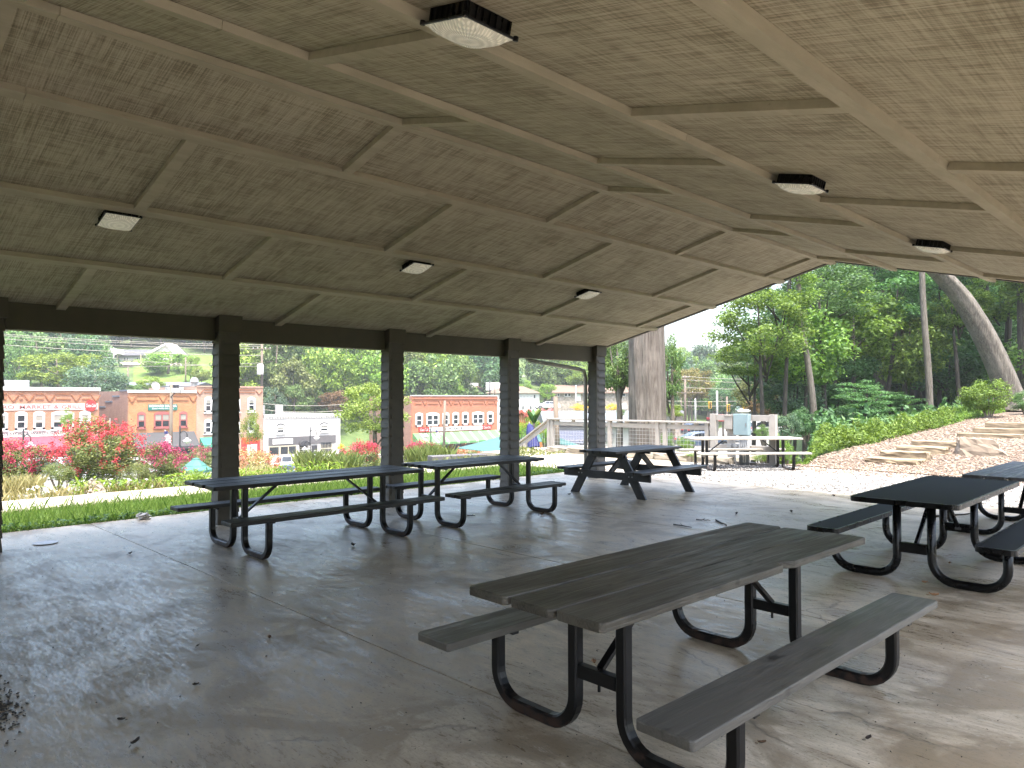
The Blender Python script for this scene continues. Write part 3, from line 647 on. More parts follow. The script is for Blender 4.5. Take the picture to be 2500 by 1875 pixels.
# ------------------------------------------------------------------ foliage builders
def hit(px, py, s0=6., s1=420.):
    """ground point seen at a pixel"""
    s = s0
    while s < s1:
        p = ats(px, py, s)
        if p.z <= tzf(p.x, p.y): return p
        s += max(.03, s * .003)
    return p
def nrm(a): return a / np.maximum(np.linalg.norm(a, axis=-1, keepdims=True), 1e-6)
def leaves(P, N, L_, W_, rng, fold=.0):
    """pointed leaf faces at P with rough normals N"""
    n = len(P); T = nrm(np.cross(N, rng.normal(size=(n, 3)))); B = np.cross(N, T)
    l = (L_ * rng.uniform(.6, 1.35, (n, 1))); w = (W_ * rng.uniform(.6, 1.3, (n, 1)))
    return np.stack([P - T * l, P + B * w - T * l * .1, P + T * l, P - B * w - T * l * .1], 1)
def crown_mesh(name, seed, nb, nl, size, rb=.36, flat=.8, elong=.55, hollow=.55, up=.45, zsq=1.):
    rng = np.random.default_rng(seed)
    d = nrm(rng.normal(size=(nb, 3))); rad = rng.uniform(hollow, .86, (nb, 1)); C = d * rad; C[:, 2] *= zsq
    C[:, 2] = np.where(C[:, 2] < -.55, C[:, 2] * .75, C[:, 2]); R = rb * rng.uniform(.55, 1.2, nb)
    k = rng.choice(nb, nl, p=R ** 2 / np.sum(R ** 2)); dd = nrm(rng.normal(size=(nl, 3))); q = rng.uniform(0, 1, (nl, 1)) ** .38
    P = C[k] + dd * q * R[k][:, None] * np.array([1, 1, flat]); P += rng.normal(size=P.shape) * .02
    N = nrm(dd * .5 + rng.normal(size=(nl, 3)) * .55 + np.array([0, 0, up]))
    return quads(name, leaves(P, N, size, size * elong, rng))
CM = {}
for i in range(3): CM['near%d' % i] = crown_mesh('crown_leaves', 20 + i, 46, 6500, .042, .30, .7)
for i in range(3): CM['mid%d' % i] = crown_mesh('crown_leaves', 40 + i, 44, 6000, .046, .29, .72)
for i in range(3): CM['far%d' % i] = crown_mesh('crown_leaves', 60 + i, 40, 4200, .062, .3, .75)
for i in range(2): CM['fine%d' % i] = crown_mesh('crown_leaves', 80 + i, 60, 9000, .030, .24, .6)
for i in range(2): CM['hem%d' % i] = crown_mesh('needle_sprays', 90 + i, 70, 8000, .04, .30, .22, .35, .3, .9)
for i in range(2): CM['shrub%d' % i] = crown_mesh('shrub_leaves', 100 + i, 40, 5200, .04, .30, .8, .42, .35, .3)
for i in range(2): CM['cone%d' % i] = crown_mesh('column_leaves', 110 + i, 40, 1600, .09, .3, 1.3, .5, .3, .2)
def colored(key, mat):
    k = (key, mat)
    if k not in CM:
        me = CM[key].copy(); me.materials.clear(); me.materials.append(L[mat]); CM[k] = me
    return CM[k]
def limb_tubes(m, base, h0, h1, rx, tr, rng, n=6, lean=(0, 0)):
    for i in range(n):
        a = 2 * PI * i / n + rng.uniform(-.5, .5); f = rng.uniform(.25, .95); z0 = lerp(h0 * .75, h1 * .9, f * .6); b = Vector((lean[0] * z0, lean[1] * z0, z0))
        e = Vector((math.cos(a) * rx * rng.uniform(.45, .8), math.sin(a) * rx * rng.uniform(.45, .8), lerp(h0, h1, rng.uniform(.35, .9)))) + Vector((lean[0] * h1, lean[1] * h1, 0)) * .5
        mid = (b + e) / 2 + Vector((0, 0, -.06 * rx)); m.tube([b, mid, e], [tr * .42, tr * .28, tr * .07], 5)
def tree(label, px=None, s=None, loc=None, h=10., cr=4., ch=None, cz=None, key='mid0', leaf='green', tr=.18, barkm='bark', group=None, cat='tree', name='tree', base=None, limbs=6, crown=True, stems=1, sy=1.):
    p = loc or P2(px, s); rng = random.Random(hash((round(p.x, 2), round(p.y, 2))) & 0xffff)
    if base is not None: p = Vector((p.x, p.y, base))
    t = empty(name, p, rng.uniform(0, 6.28), label, cat, group); ch = ch or h * .38; cz = cz if cz is not None else h - ch
    m = MB()
    for k in range(stems):
        o = Vector((rng.uniform(-.25, .25), rng.uniform(-.25, .25), 0)) * (stems > 1); top = Vector((rng.uniform(-.2, .2) * cr, rng.uniform(-.2, .2) * cr, cz + ch * .45))
        m.tube([o + Vector((0, 0, -.4)), o + Vector((0, 0, .15 * h)), o + top * .55 + Vector((rng.uniform(-.1, .1), rng.uniform(-.1, .1), 0)), o + top], [tr * 1.25, tr, tr * .75, tr * .2], 7)
    limb_tubes(m, p, cz - ch * .8, cz + ch * .8, cr, tr, rng, limbs)
    m.build('trunk', MAT[barkm], t, smooth=True)
    if crown: link('crown', colored(key, leaf), None, t, (0, 0, cz), (0, 0, rng.uniform(0, 6.28)), (cr, cr * sy, ch))
    return t
def tree_px(label, x0, x1, ytop, ybot, s, key='mid0', leaf='green', tr=None, ground=None, **k):
    """a tree whose crown fills image columns x0..x1 and rows ytop..ybot at distance s"""
    cx = (x0 + x1) / 2; g = P2(cx, s); top = ats(cx, ytop, s).z; bot = ats(cx, ybot, s).z; cr = (x1 - x0) / 2 / FPX * s * 1.14; ch = (top - bot) / 2 * 1.1; gz = g.z if ground is None else ground
    return tree(label, loc=g, h=top - gz, cr=cr, ch=ch, cz=(top + bot) / 2 - gz, key=key, leaf=leaf, tr=tr or max(.08, cr * .06), base=gz, **k)

# ------------------------------------------------------------------ grass strip, beds
sheet('grass_strip', lambda u, v: (lerp(-11.93, -9.93, u), lerp(-5, 11.86, v)), 8, 40, MAT['turfsoil'], .02)
rng = np.random.default_rng(3)
def blades(n, x0, x1, y0, y1, h0, h1, w, lean=.5, zf=0.02, pw=1.):
    x = rng.uniform(x0, x1, n); y = rng.uniform(y0, y1, n); z = tz(x, y) + zf; h = h0 + (h1 - h0) * rng.uniform(0, 1, n) ** pw; a = rng.uniform(0, 6.28, n); b = rng.uniform(0, 6.28, n); le = rng.uniform(.1, lean, n) * h
    dx, dy = np.cos(a) * w, np.sin(a) * w; lx, ly = np.cos(b) * le, np.sin(b) * le
    P0 = np.stack([x - dx, y - dy, z], 1); P1 = np.stack([x + dx, y + dy, z], 1); P2_ = np.stack([x + dx * .7 + lx * .45, y + dy * .7 + ly * .45, z + h * .62], 1); P3 = np.stack([x + lx, y + ly, z + h], 1)
    return np.stack([P0, P1, P2_, P3], 1)
V = np.concatenate([blades(52000, -11.96, -9.9, .3, 11.8, .025, .10, .0035, .7, pw=1.4), blades(2600, -11.95, -9.98, .3, 11.8, .12, .26, .0022, .6), blades(5000, -10.15, -9.9, .3, 11.8, .05, .10, .008, .9)])
tag(link('grass', quads('grass', V), L['grass']), 'mown green grass between the concrete floor and the path', kind='stuff')
xw = rng.uniform(-10.15, -9.92, 1500); yw = rng.uniform(.5, 11.6, 1500); Pw = np.stack([xw, yw, rng.uniform(.0, .07, 1500)], 1)
tag(link('weeds', quads('weeds', leaves(Pw, nrm(rng.normal(size=(1500, 3)) * .5 + [0, 0, 1]), .028, .017, rng)), L['fern']), 'broad-leaved weeds along the slab edge', kind='stuff')
# planted bed beyond the path
def bed(name, label, n, xr, yr, h, leaf, size, el=.3, up=.4, hp=.8):
    x = rng.uniform(*xr, n); y = rng.uniform(*yr, n)
    cl = .45 + .55 * np.sin(x * 2.1 + y * 1.3 + 1) * np.sin(y * 1.7 - x * .6); z = tz(x, y) + rng.uniform(0, 1, n) ** hp * h * np.clip(.55 + .6 * cl, .2, 1.2)
    P = np.stack([x, y, z], 1); N = nrm(rng.normal(size=(n, 3)) * .8 + [0, 0, up]); return tag(link(name, quads(name, leaves(P, N, size, size * el, rng)), L[leaf]), label, kind='stuff')
bed('ground_cover', 'low yellow-green perennials along the path', 9000, (-16.5, -13.2), (3.2, 8.2), .30, 'lime', .06, .22)
bed('ground_cover', 'grey-green perennials by the path', 5000, (-17.5, -13.25), (2.6, 12), .26, 'olive', .06, .2)
bed('ground_cover', 'daisies and sedge below the path', 450, (-16.5, -13.3), (1.2, 4.4), .3, 'whiteflower', .035, .6)
tag(link('dry_grass', quads('dry_grass', blades(9000, -17, -13.2, .2, 4.6, .06, .22, .005, .8)), L['straw']), 'straw-coloured ornamental grass beside the path', kind='stuff')
tag(link('dry_grass', quads('dry_grass', blades(5000, -16, -13.2, 3.6, 12.5, .08, .22, .006, .8)), L['olive']), 'green sedge beside the path', kind='stuff')
sheet('planting_bed', lambda u, v: (lerp(-24, -13.12, u), lerp(-6, 13, v)), 16, 30, plain('bed_soil', (.16, .15, .07), .95, var=.4, scale=2), .03)

bed('ground_cover', 'low green planting beyond the patio corner', 5000, (-17.5, -13.3), (11.2, 15.4), .22, 'olive', .06, .25)
gw = MB().box(-.9, .9, -.2, .2, -.6, .0).build('garden_wall', MAT['greyband'], None, bevel=.02); gp = ats(1122, 1110, 20.5); gw.location = gp; gw.rotation_euler = (0, 0, YAW + .5); tag(gw, 'low grey garden wall beyond the fourth opening, under the teal sail', 'garden wall')
# ------------------------------------------------------------------ gravel, mulch, stone steps
def speckle(name, cols, scale, b=.8):
    t = NT(name); v = t.pos('pos', (1, 1, 1)); vo = t.n('TexVoronoi'); vo.inputs['Scale'].default_value = scale; t.l(v, vo.inputs['Vector']); sp = t.n('SeparateColor'); t.l(vo.outputs['Color'], sp.inputs[0])
    c = t.ramp(sp.outputs[0], cols); c = t.mix(t.ramp(vo.outputs['Distance'], [(.35, 0.), (.6, .75)]), c, tuple(x * .3 for x in cols[0][1])); t.color(c).rough(.9).bump(vo.outputs['Distance'], -b, .03); return t.m
MAT['gravel'] = speckle('crushed_limestone', [(0, (.07, .065, .058)), (.3, (.19, .18, .165)), (1, (.31, .30, .28))], 24)
MAT['mulch'] = speckle('bark_mulch', [(0, (.10, .07, .05)), (.5, (.19, .14, .10)), (1, (.29, .225, .168))], 22)
MAT['stone'] = NT('gravel_stone').m
def island(name, cols, rough=.85):
    t = NT(name); g = t.n('NewGeometry'); t.color(t.ramp(g.outputs['Random Per Island'], cols)).rough(rough); return t.m
MAT['stone'] = island('gravel_stone', [(0, (.05, .045, .04)), (.3, (.16, .15, .135)), (1, (.40, .385, .36))])
MAT['chip'] = island('mulch_chip', [(0, (.10, .07, .05)), (.5, (.21, .15, .105)), (1, (.36, .285, .215))])
sheet('gravel_yard', lambda u, v: (lerp(-9.22, 3.5, u), lerp(11.85, 16.6, v)), 26, 14, MAT['gravel'], .055)
sheet('gravel_yard', lambda u, v: (lerp(1.12, 10, u), lerp(-14, 11.8, v)), 20, 40, MAT['gravel'], .055)  # out of view, added as bright ground bouncing sun onto the right ceiling
sheet('mulch_slope', lambda u, v: (lerp(-7.3 + 0 * v, 9, u), lerp(16.0, 40, v)), 34, 50, MAT['mulch'], .075)
def stones(n, x, y, size, flat, mat, name, label, zoff=.05):
    a = rng.uniform(0, 6.28, n); s = size * rng.uniform(.5, 1.5, n); z = tz(x, y) + zoff; base = np.array([[1, 0, 0], [0, 1, 0], [-1, 0, 0], [0, -1, 0], [0, 0, 1], [0, 0, -1]], float)
    V = base[None] * s[:, None, None] * rng.uniform(.55, 1.2, (n, 6, 1)); V[:, :, 0] *= flat[0]; V[:, :, 1] *= flat[1]; V[:, :, 2] *= flat[2]
    ti = rng.normal(size=n) * .35; c, s_ = np.cos(a)[:, None], np.sin(a)[:, None]; X = V[:, :, 0] * c - V[:, :, 1] * s_; Y = V[:, :, 0] * s_ + V[:, :, 1] * c; Z = V[:, :, 2] + X * np.sin(ti)[:, None]
    V = np.stack([X + x[:, None], Y + y[:, None], Z + z[:, None]], -1); F = np.array([[0, 1, 4], [1, 2, 4], [2, 3, 4], [3, 0, 4], [1, 0, 5], [2, 1, 5], [3, 2, 5], [0, 3, 5]])
    idx = (np.arange(n)[:, None, None] * 6 + F[None]).reshape(-1, 3); me = bpy.data.meshes.new(name); me.vertices.add(n * 6); me.vertices.foreach_set('co', V.astype(np.float32).ravel()); me.loops.add(idx.size); me.loops.foreach_set('vertex_index', idx.ravel().astype(np.int32))
    me.polygons.add(len(idx)); me.polygons.foreach_set('loop_start', np.arange(0, idx.size, 3, dtype=np.int32)); me.polygons.foreach_set('loop_total', np.full(len(idx), 3, np.int32)); me.update(calc_edges=True)
    return tag(link(name, me, mat), label, kind='stuff')
n = 42000; stones(n, rng.uniform(-9.2, 3, n), rng.uniform(11.87, 16.5, n), .026, (1.2, .9, .7), MAT['stone'], 'gravel', 'crushed white gravel beside the pavilion floor')
n = 30000; x = rng.uniform(-7.4, 3, n); y = 15.9 + 16 * rng.uniform(0, 1, n) ** 1.3; stones(n, x, y, .042, (1.5, .45, .35), MAT['chip'], 'mulch', 'brown bark mulch on the slope', .08)
n = 2500; x = rng.uniform(-7, 0, n); y = 15.0 + rng.uniform(0, 1, n) * 1.1; stones(n, x, y, .035, (1.4, .45, .35), MAT['chip'], 'mulch', 'mulch chips spilled onto the gravel', .06)
def rough_block(w, d, h, seed, name, mat, parent=None, rnd=.03, seg=5):
    bm = bmesh.new(); bmesh.ops.create_cube(bm, size=1); bmesh.ops.subdivide_edges(bm, edges=bm.edges, cuts=seg, use_grid_fill=True); r = random.Random(seed)
    for v in bm.verts:
        q = v.co.copy(); e = (abs(q.x) > .49) + (abs(q.y) > .49) + (abs(q.z) > .49)
        v.co = Vector((q.x * w, q.y * d, q.z * h)) + Vector((r.uniform(-1, 1), r.uniform(-1, 1), r.uniform(-1, 1) * .6)) * rnd * (1.3 if e > 1 else .6)
    me = bpy.data.meshes.new(name); bm.to_mesh(me); bm.free(); return link(name, me, mat, parent, bevel=.012)
WHICH = ['lowest of the stone slabs, sunk in the mulch at the gravel edge', 'rough stone slab second up from the gravel', 'rough stone slab third up from the gravel', 'sawn stone slab just left of the boulder, top of the lower flight', 'thin stone slab behind the boulder, lowest of the upper flight', 'sawn stone slab in the middle of the upper flight', 'topmost sawn stone slab of the upper flight']
for i, (pa, pb, pt_, pbm) in enumerate([(2111, 2198, 1128, 1138), (2147, 2222, 1111, 1130), (2187, 2266, 1098, 1113), (2224, 2300, 1085, 1099), (2336, 2432, 1066, 1074), (2375, 2458, 1053, 1067), (2405, 2488, 1039, 1054)]):
    p = hit(pa, pbm); s = p.x * AX[0] + p.y * AX[1]; q = ats(pb, pbm, s); w = (pb - pa) / FPX * s * 1.42 * .95; h = (pbm - pt_) / FPX * s
    o = rough_block(w, .46, h + .16, i, 'stone_step', MAT['sandstone'], rnd=.010 if i > 2 else .022)
    o.location = (p.x + w / 2, p.y + .23, p.z + h / 2 - .08 + .10); o.rotation_euler = (0, 0, random.uniform(-.05, .05)); tag(o, WHICH[i], 'stone step', 'stone steps up the mulch slope')
p = hit(2392, 1123); bo = rough_block(1.15, .7, .58, 50, 'boulder', MAT['boulder'], rnd=.06)
for v in bo.data.vertices:
    f = (v.co.z / .58 + .5); v.co.x *= lerp(1.05, .55, f); v.co.x -= .18 * f; v.co.y *= lerp(1.1, .6, f); v.co.z *= (1 - .35 * max(0, v.co.x / .7))
bo.location = (p.x, p.y + .4, p.z + .18); bo.rotation_euler = (0, 0, .35); tag(bo, 'big tan boulder lying on the mulch between the two flights of stone steps', 'boulder')
p = onz(226, 1204); bo = rough_block(.40, .3, .26, 51, 'boulder', MAT['lime'], rnd=.06)
for v in bo.data.vertices: f = v.co.z / .26 + .5; v.co.x *= lerp(1.1, .35, f); v.co.y *= lerp(1.1, .4, f)
bo.location = (-13.36, p.y + .1, .02); tag(bo, 'small pale rock at the far edge of the path', 'boulder')

# ------------------------------------------------------------------ railing and the utility rack
RY = 15.62
def rp(px, py, y=RY):
    d = ray(px, py); t = y / d.y; return Vector((d.x * t, y, EYE + d.z * t))
zt_ = rp(1500, 1024).z; zb_ = rp(1500, 1098).z; xl = rp(1341, 1024).x; xr_ = rp(1735, 1022).x; zt_ = .95
RL = empty('deck_railing', (xl, RY, 0), 0, 'greige wooden guard railing with wire mesh panels, along the patio edge', 'railing')
def rb(name, x0, x1, z0, z1, y0=-.045, y1=.045, mat='railpaint', par=RL): return MB().box(x0 - xl, x1 - xl, y0, y1, z0, z1).build(name, MAT[mat], par, bevel=.004)
rb('top_rail', xl - .06, xr_ - .0, zt_ - .04, zt_, -.09, .09); rb('upper_rail', xl + .1, xr_, zt_ - .20, zt_ - .09, -.02, .02); rb('bottom_rail', xl + .1, xr_, .06, .17, -.02, .02)
pxs = [1341, 1349, 1489, 1606, 1624, 1727]
for q in pxs: x = rp(q, 1050).x; rb('post', x - .05, x + .05, -.4, zt_ - .042, -.05, .05)
for q in (1362, 1400, 1470, 1530, 1580, 1660, 1700): x = rp(q, 1030).x; rb('spacer_block', x - .05, x + .05, zt_ - .089, zt_ - .041, -.03, .03)
mw = MB(); x = xl + .12
while x < xr_: mw.tube([(x - xl, 0, .12), (x - xl, 0, zt_ - .14)], .0035, 4, False); x += .102
for k in range(7): z = .17 + k * .102; mw.tube([(.1, 0, z), (xr_ - xl, 0, z)], .0035, 4, False)
mw.build('wire_mesh', MAT['steelwire'], RL)
a = rp(1338, 1026); b = rp(1270, 1080, RY + .02)
m = MB(); m.bar((a.x - xl, 0, a.z), (b.x - xl, 0, b.z), .15, .04); m.build('stair_rail', MAT['railpaint'], RL, bevel=.004)
m = MB(); m.bar((a.x - xl, 0, a.z - .12), (b.x - xl, 0, b.z - .12), .04, .11); m.build('stair_rail', MAT['railpaint'], RL, bevel=.004)
m = MB(); m.bar((a.x - xl, 0, a.z - .86), (b.x - xl, 0, b.z - .82), .04, .11); m.build('stair_rail', MAT['railpaint'], RL, bevel=.004)
for q in (1274, 1282): x = rp(q, 1090).x; rb('post', x - .045, x + .045, -1.1, b.z - .05 + (.05 if q > 1280 else 0), -.05, .05)
mw = MB()
for k in range(12): f = (k + .5) / 12; x = lerp(a.x, b.x, f) - xl; zz = lerp(a.z, b.z, f); mw.tube([(x, 0, zz - .82), (x, 0, zz - .15)], .0035, 4, False)
mw.build('wire_mesh', MAT['steelwire'], RL)
# stone curb under the railing
cu = empty('stone_curb', (xl, RY - .2, 0), 0, 'low curb of pale rough stone blocks at the foot of the railing', 'curb'); x = xl + .2; i = 0
while x < xr_ + .4:
    w = random.uniform(.6, 1.1); o = rough_block(w - .015, .3, .24, 70 + i, 'stone', MAT['lime'], cu, rnd=.02, seg=3); o.location = (x + w / 2 - xl, 0, .02); x += w; i += 1
# electrical rack
xa = rp(1743, 1060).x; xb = rp(1888, 1060).x; RK = empty('utility_rack', (xa, RY, 0), 0, 'greige timber rack carrying grey electrical boxes and conduits', 'utility rack')
def kb(name, x0, x1, z0, z1, y0=-.05, y1=.05, mat='railpaint', bev=.004, par=RK): return MB().box(x0 - xa, x1 - xa, y0, y1, z0, z1).build(name, MAT[mat], par, bevel=bev)
zt2 = rp(1743, 1010).z
for q in (xa, rp(1785, 1050).x, xb): kb('post', q - .075, q + .075, -.2, zt2 - (.0 if q != rp(1785, 1050).x else .06), -.06, .06)
kb('crossbeam', xa + .08, xb - .08, zt2 - .155, zt2 - .02, -.03, .05); kb('crossbeam', xa + .08, xb - .08, .30, .43, -.03, .05); kb('crossbeam', xa + .08, xb - .08, -.06, .04, -.03, .05)
c0, c1 = rp(1778, 1013), rp(1799, 1048); mb_ = kb('meter_box', c0.x, c1.x, c1.z, c0.z, -.2, -.061, 'railpaint', .01); kb('box_lid', c0.x - .01, c1.x + .01, c0.z - .03, c0.z + .012, -.215, -.062, 'railpaint', .004, mb_)
c0, c1 = rp(1801, 1010), rp(1837, 1063); bx = kb('breaker_box', c0.x, c1.x, c1.z, c0.z, -.22, -.061, 'bluebox', .008); kb('box_door', c0.x + .012, c1.x - .012, c1.z + .012, c0.z - .012, -.228, -.2205, 'bluebox', .003, bx)
kb('latch', c1.x - .05, c1.x - .03, (c0.z + c1.z) / 2 - .04, (c0.z + c1.z) / 2 + .04, -.245, -.2285, 'bolt', .003, bx)
for q, d in ((1813, .03), (1818, .022), (1823, .022), (1828, .022), (1833, .028)):
    x = rp(q, 1090).x - xa; MB().tube([(x, -.12, -.1), (x, -.12, c1.z + .005)], d, 8).build('conduit', MAT['conduit'], RK, smooth=True)
for q0, q1 in ((1781, 1792), (1795, 1806)):
    e0, e1 = rp(q0, 1083), rp(q1, 1093); kb('outlet_box', e0.x, e1.x, e1.z, e0.z, -.13, -.031, 'conduit', .006); x = (e0.x + e1.x) / 2 - xa; MB().tube([(x, -.1, -.1), (x, -.1, e1.z)], .014, 6).build('conduit', MAT['conduit'], RK)
ca, cb_ = rp(1798, 1045), rp(1803, 1070); MB().tube([(ca.x - xa - .05, -.1, ca.z), (ca.x - xa, -.11, ca.z - .1), (cb_.x - xa, -.1, cb_.z)], .008, 6).build('cable', MAT['lampblack'], RK)
# ------------------------------------------------------------------ town: buildings along the street (facades face +x on the line x = XF)
XF = -85.; ZS = -6.3
def yz(px, py): p = onx(px, py, XF); return p.y, p.z
def textobj(body, y0, y1, z0, z1, x, mat, parent, shear=0., bold=0.):
    cu_ = bpy.data.curves.new('lettering', 'FONT'); cu_.body = body; cu_.size = 1; cu_.extrude = .01; cu_.shear = shear; cu_.offset = bold; cu_.resolution_u = 3
    off = (parent.parent or parent).location.y; y0 -= off; y1 -= off
    o = bpy.data.objects.new('lettering', cu_); COL.objects.link(o); dg = bpy.context.evaluated_depsgraph_get(); dg.update()
    me = bpy.data.meshes.new_from_object(o.evaluated_get(dg)); bpy.data.objects.remove(o)
    c = np.empty(len(me.vertices) * 3); me.vertices.foreach_get('co', c); c = c.reshape(-1, 3); mn, mx = c.min(0), c.max(0)
    Y = y0 + (c[:, 0] - mn[0]) / (mx[0] - mn[0]) * (y1 - y0); Z = z0 + (c[:, 1] - mn[1]) / (mx[1] - mn[1]) * (z1 - z0); X = x + c[:, 2]
    me.vertices.foreach_set('co', np.stack([X, Y, Z], 1).ravel()); me.update(); me.materials.clear(); return tag(link('lettering', me, mat, parent), kind='stuff')
class Bld:
    def __init__(s, label, y0, y1, zt, depth, wall, side=None, zb=ZS - .6, setback=0.):
        s.o = empty('building', (XF - setback, y0, 0), 0, label, 'building'); s.y0 = y0; s.sb = setback; s.wall = wall
        MB().box(-.35, 0, 0, y1 - y0, zb, zt).build('front_wall', MAT[wall], s.o)
        m = MB(); m.box(-depth, -.352, .002, .35, zb, zt - .02).build('side_wall', MAT[side or wall], s.o)
        m = MB(); m.box(-depth, -.352, y1 - y0 - .35, y1 - y0 - .002, zb, zt - .02).build('side_wall', MAT[side or wall], s.o)
        MB().box(-depth, -.36, .352, y1 - y0 - .352, zb, zt - .7).build('roof', MAT['shinglegrey'], s.o)
    def box(s, name, mat, ya, yb, za, zb, x0, x1, bevel=0., par=None): return MB().box(x0, x1, ya - s.y0, yb - s.y0, za, zb).build(name, MAT[mat], par or s.o, bevel=bevel)
    def window(s, ya, yb, za, zb, frame='white', n=1, arch=True, glass='glass', blind=0., fw=.14, sill=True):
        m = MB(); Y0_, Y1_ = ya - s.y0, yb - s.y0; zt = zb - (.22 if arch else 0)
        if arch:
            poly = [(Y0_, zt - fw)] + [(lerp(Y0_, Y1_, i / 8), zt + .22 * math.sin(PI * i / 8) ** .7) for i in range(9)] + [(Y1_, zt - fw)]
            m.prism(poly, .0, .07, lambda p, q, x: (x, p, q))
        else: m.box(0, .07, Y0_, Y1_, zt - fw, zt)
        m.box(0, .07, Y0_, Y0_ + fw, za, zt - fw); m.box(0, .07, Y1_ - fw, Y1_, za, zt - fw); m.box(0, .07, Y0_, Y1_, za - .0, za + fw)
        f = m.build('window', MAT[frame], s.o); w = (Y1_ - Y0_ - fw) / n
        for k in range(n):
            a, b = Y0_ + fw + k * w, Y0_ + (k + 1) * w; 
            if k: MB().box(0, .068, a - fw, a, za + fw, zt - fw).build('mullion', MAT[frame], f)
            zm = (za + zt) / 2; MB().box(.0, .05, a, b, zm - .05, zm + .05).build('meeting_rail', MAT[frame], f)
            MB().box(.0, .02, a, b, za + fw, zm - .05).build('pane', MAT[glass], f); MB().box(.0, .03, a, b, zm + .05, zt - fw).build('pane', MAT[glass], f)
            if blind:
                zc = lerp(zt - fw, za + fw, blind); MB().box(.021, .034, a + .02, b - .02, zc, zt - fw - .01).build('blind', MAT['blind'], f)
        if sill: MB().box(0, .14, Y0_ - .08, Y1_ + .08, za - .12, za).build('sill', MAT[frame], f)
        return f
    def corbels(s, ys, za, zb, y0, y1):
        m = MB(); w = .42
        for y in ys:
            y -= s.y0
            m.bar((.04, y - w, zb - .1), (.04, y, za - .25), .09, .1, (1, 0, 0)); m.bar((.04, y + w, zb - .1), (.04, y, za - .25), .09, .1, (1, 0, 0))
        e = [y0 - s.y0] + [y - s.y0 for y in ys] + [y1 - s.y0]
        for a, b in zip(e[:-1], e[1:]):
            if b - a > 1.2:
                for z in (za, zb): m.box(0, .08, a + w + .1, b - w - .1, z - .05, z + .05)
        m.build('brick_corbel', MAT['corbel'], s.o)
    def awning(s, name, mat, ya, yb, zt, zb, out, val=.25, flare=0.):
        m = MB(); a, b = ya - s.y0, yb - s.y0
        m.hexa([(.01, a, zt - .06), (.01, b, zt - .06), (out, b + flare, zb), (out, a - flare, zb), (.01, a, zt), (.01, b, zt), (out, b + flare, zb + .05), (out, a - flare, zb + .05)])
        for q, d in ((a, 1), (b, -1)): m.add([(.01, q, zt), (.01, q, zb), (out, q + (-flare if d > 0 else flare), zb)], [(0, 1, 2)])
        m.box(out - .02, out + .02, a - flare, b + flare, zb - val, zb + .03)
        return m.build(name, MAT[mat], s.o)

# --- market
Y = lambda px: onx(px, 1000, XF).y
Z = lambda px, py: onx(px, py, XF).z
y0, y1 = Y(-75), Y(241.5); zt = Z(150, 948)
MK = Bld('brick market building with white lettered bands and red awning, leftmost on the street', y0, y1, zt, 17, 'redbrick', 'oldbrick')
MK.box('cornice', 'white', y0 - .1, y1 + .1, zt - .25, zt + .1, -.4, .16)
zA = lambda yy: 940 + yy / 4.879
pA = lambda xx: xx / 4.879
MK.corbels([Y(pA(v)) for v in (-300, -60, 155, 345, 590, 905, 1140)], Z(100, zA(168)), Z(100, zA(107)), y0, y1)
b_ = MK.box('sign_board', 'oldwhite', y0 + .2, y1 - .1, Z(120, zA(298)), Z(120, zA(222)), 0, .06)
textobj('GRO. MARKET & GRILL', Y(pA(-40)) - .1, Y(pA(972)), Z(120, zA(282)), Z(120, zA(238)), .065, MAT['maroon'], b_, bold=.012)
m = MB(); c = (Y(pA(1077)) - y0, Z(220, zA(245))); m.prism([(c[0] + .54 * math.cos(t * PI / 16), c[1] + .58 * math.sin(t * PI / 16)) for t in range(32)], .07, .16, lambda p, q, x: (x, p, q)); d_ = m.build('disc_sign', MAT['redpaint'], MK.o)
textobj('Coca-Cola', c[0] - .46 + y0, c[0] + .46 + y0, c[1] - .17, c[1] + .2, .165, MAT['white'], d_, shear=.25, bold=.01)
for xa_, xb_, n_ in ((-120, 95, 1), (180, 325, 1), (397, 535, 1), (612, 882, 2), (948, 1082, 1)):
    if xa_ < 0: xa_ = -60
    MK.window(Y(pA(xa_)), Y(pA(xb_)), Z(120, zA(528)), Z(120, zA(308)), 'white', n_, blind=.62 if xa_ != 180 else 0., fw=.22)
b_ = MK.box('sign_board', 'oldwhite', y0 + .2, y1 - .1, Z(100, zA(612)), Z(100, zA(542)), 0, .07)
textobj("STORE & WARD'S GRILL", Y(pA(118)), Y(pA(742)), Z(100, zA(588)), Z(100, zA(556)), .075, MAT['lampblack'], b_)
textobj("D'S", Y(pA(20)), Y(pA(100)), Z(100, zA(588)), Z(100, zA(556)), .075, MAT['lampblack'], b_)
MK.awning('awning', 'red', y0 + .2, y1 - .1, Z(100, zA(614)), Z(100, zA(800)) + .5, 1.9)
MK.box('shop_window', 'glass', y0 + .4, y1 - .3, ZS - .2, Z(100, zA(770)), 0, .05)
for k in range(9): q = lerp(y0 + .4, y1 - .4, k / 8); MK.box('pilaster', 'cream', q - .09, q + .09, ZS - .3, Z(100, zA(760)), 0, .12)
q = Y(62); MK.box('rooftop_unit', 'conduit', q - 1.1, q + 1.1, zt - .5, zt + .85, -6, -4, .05)

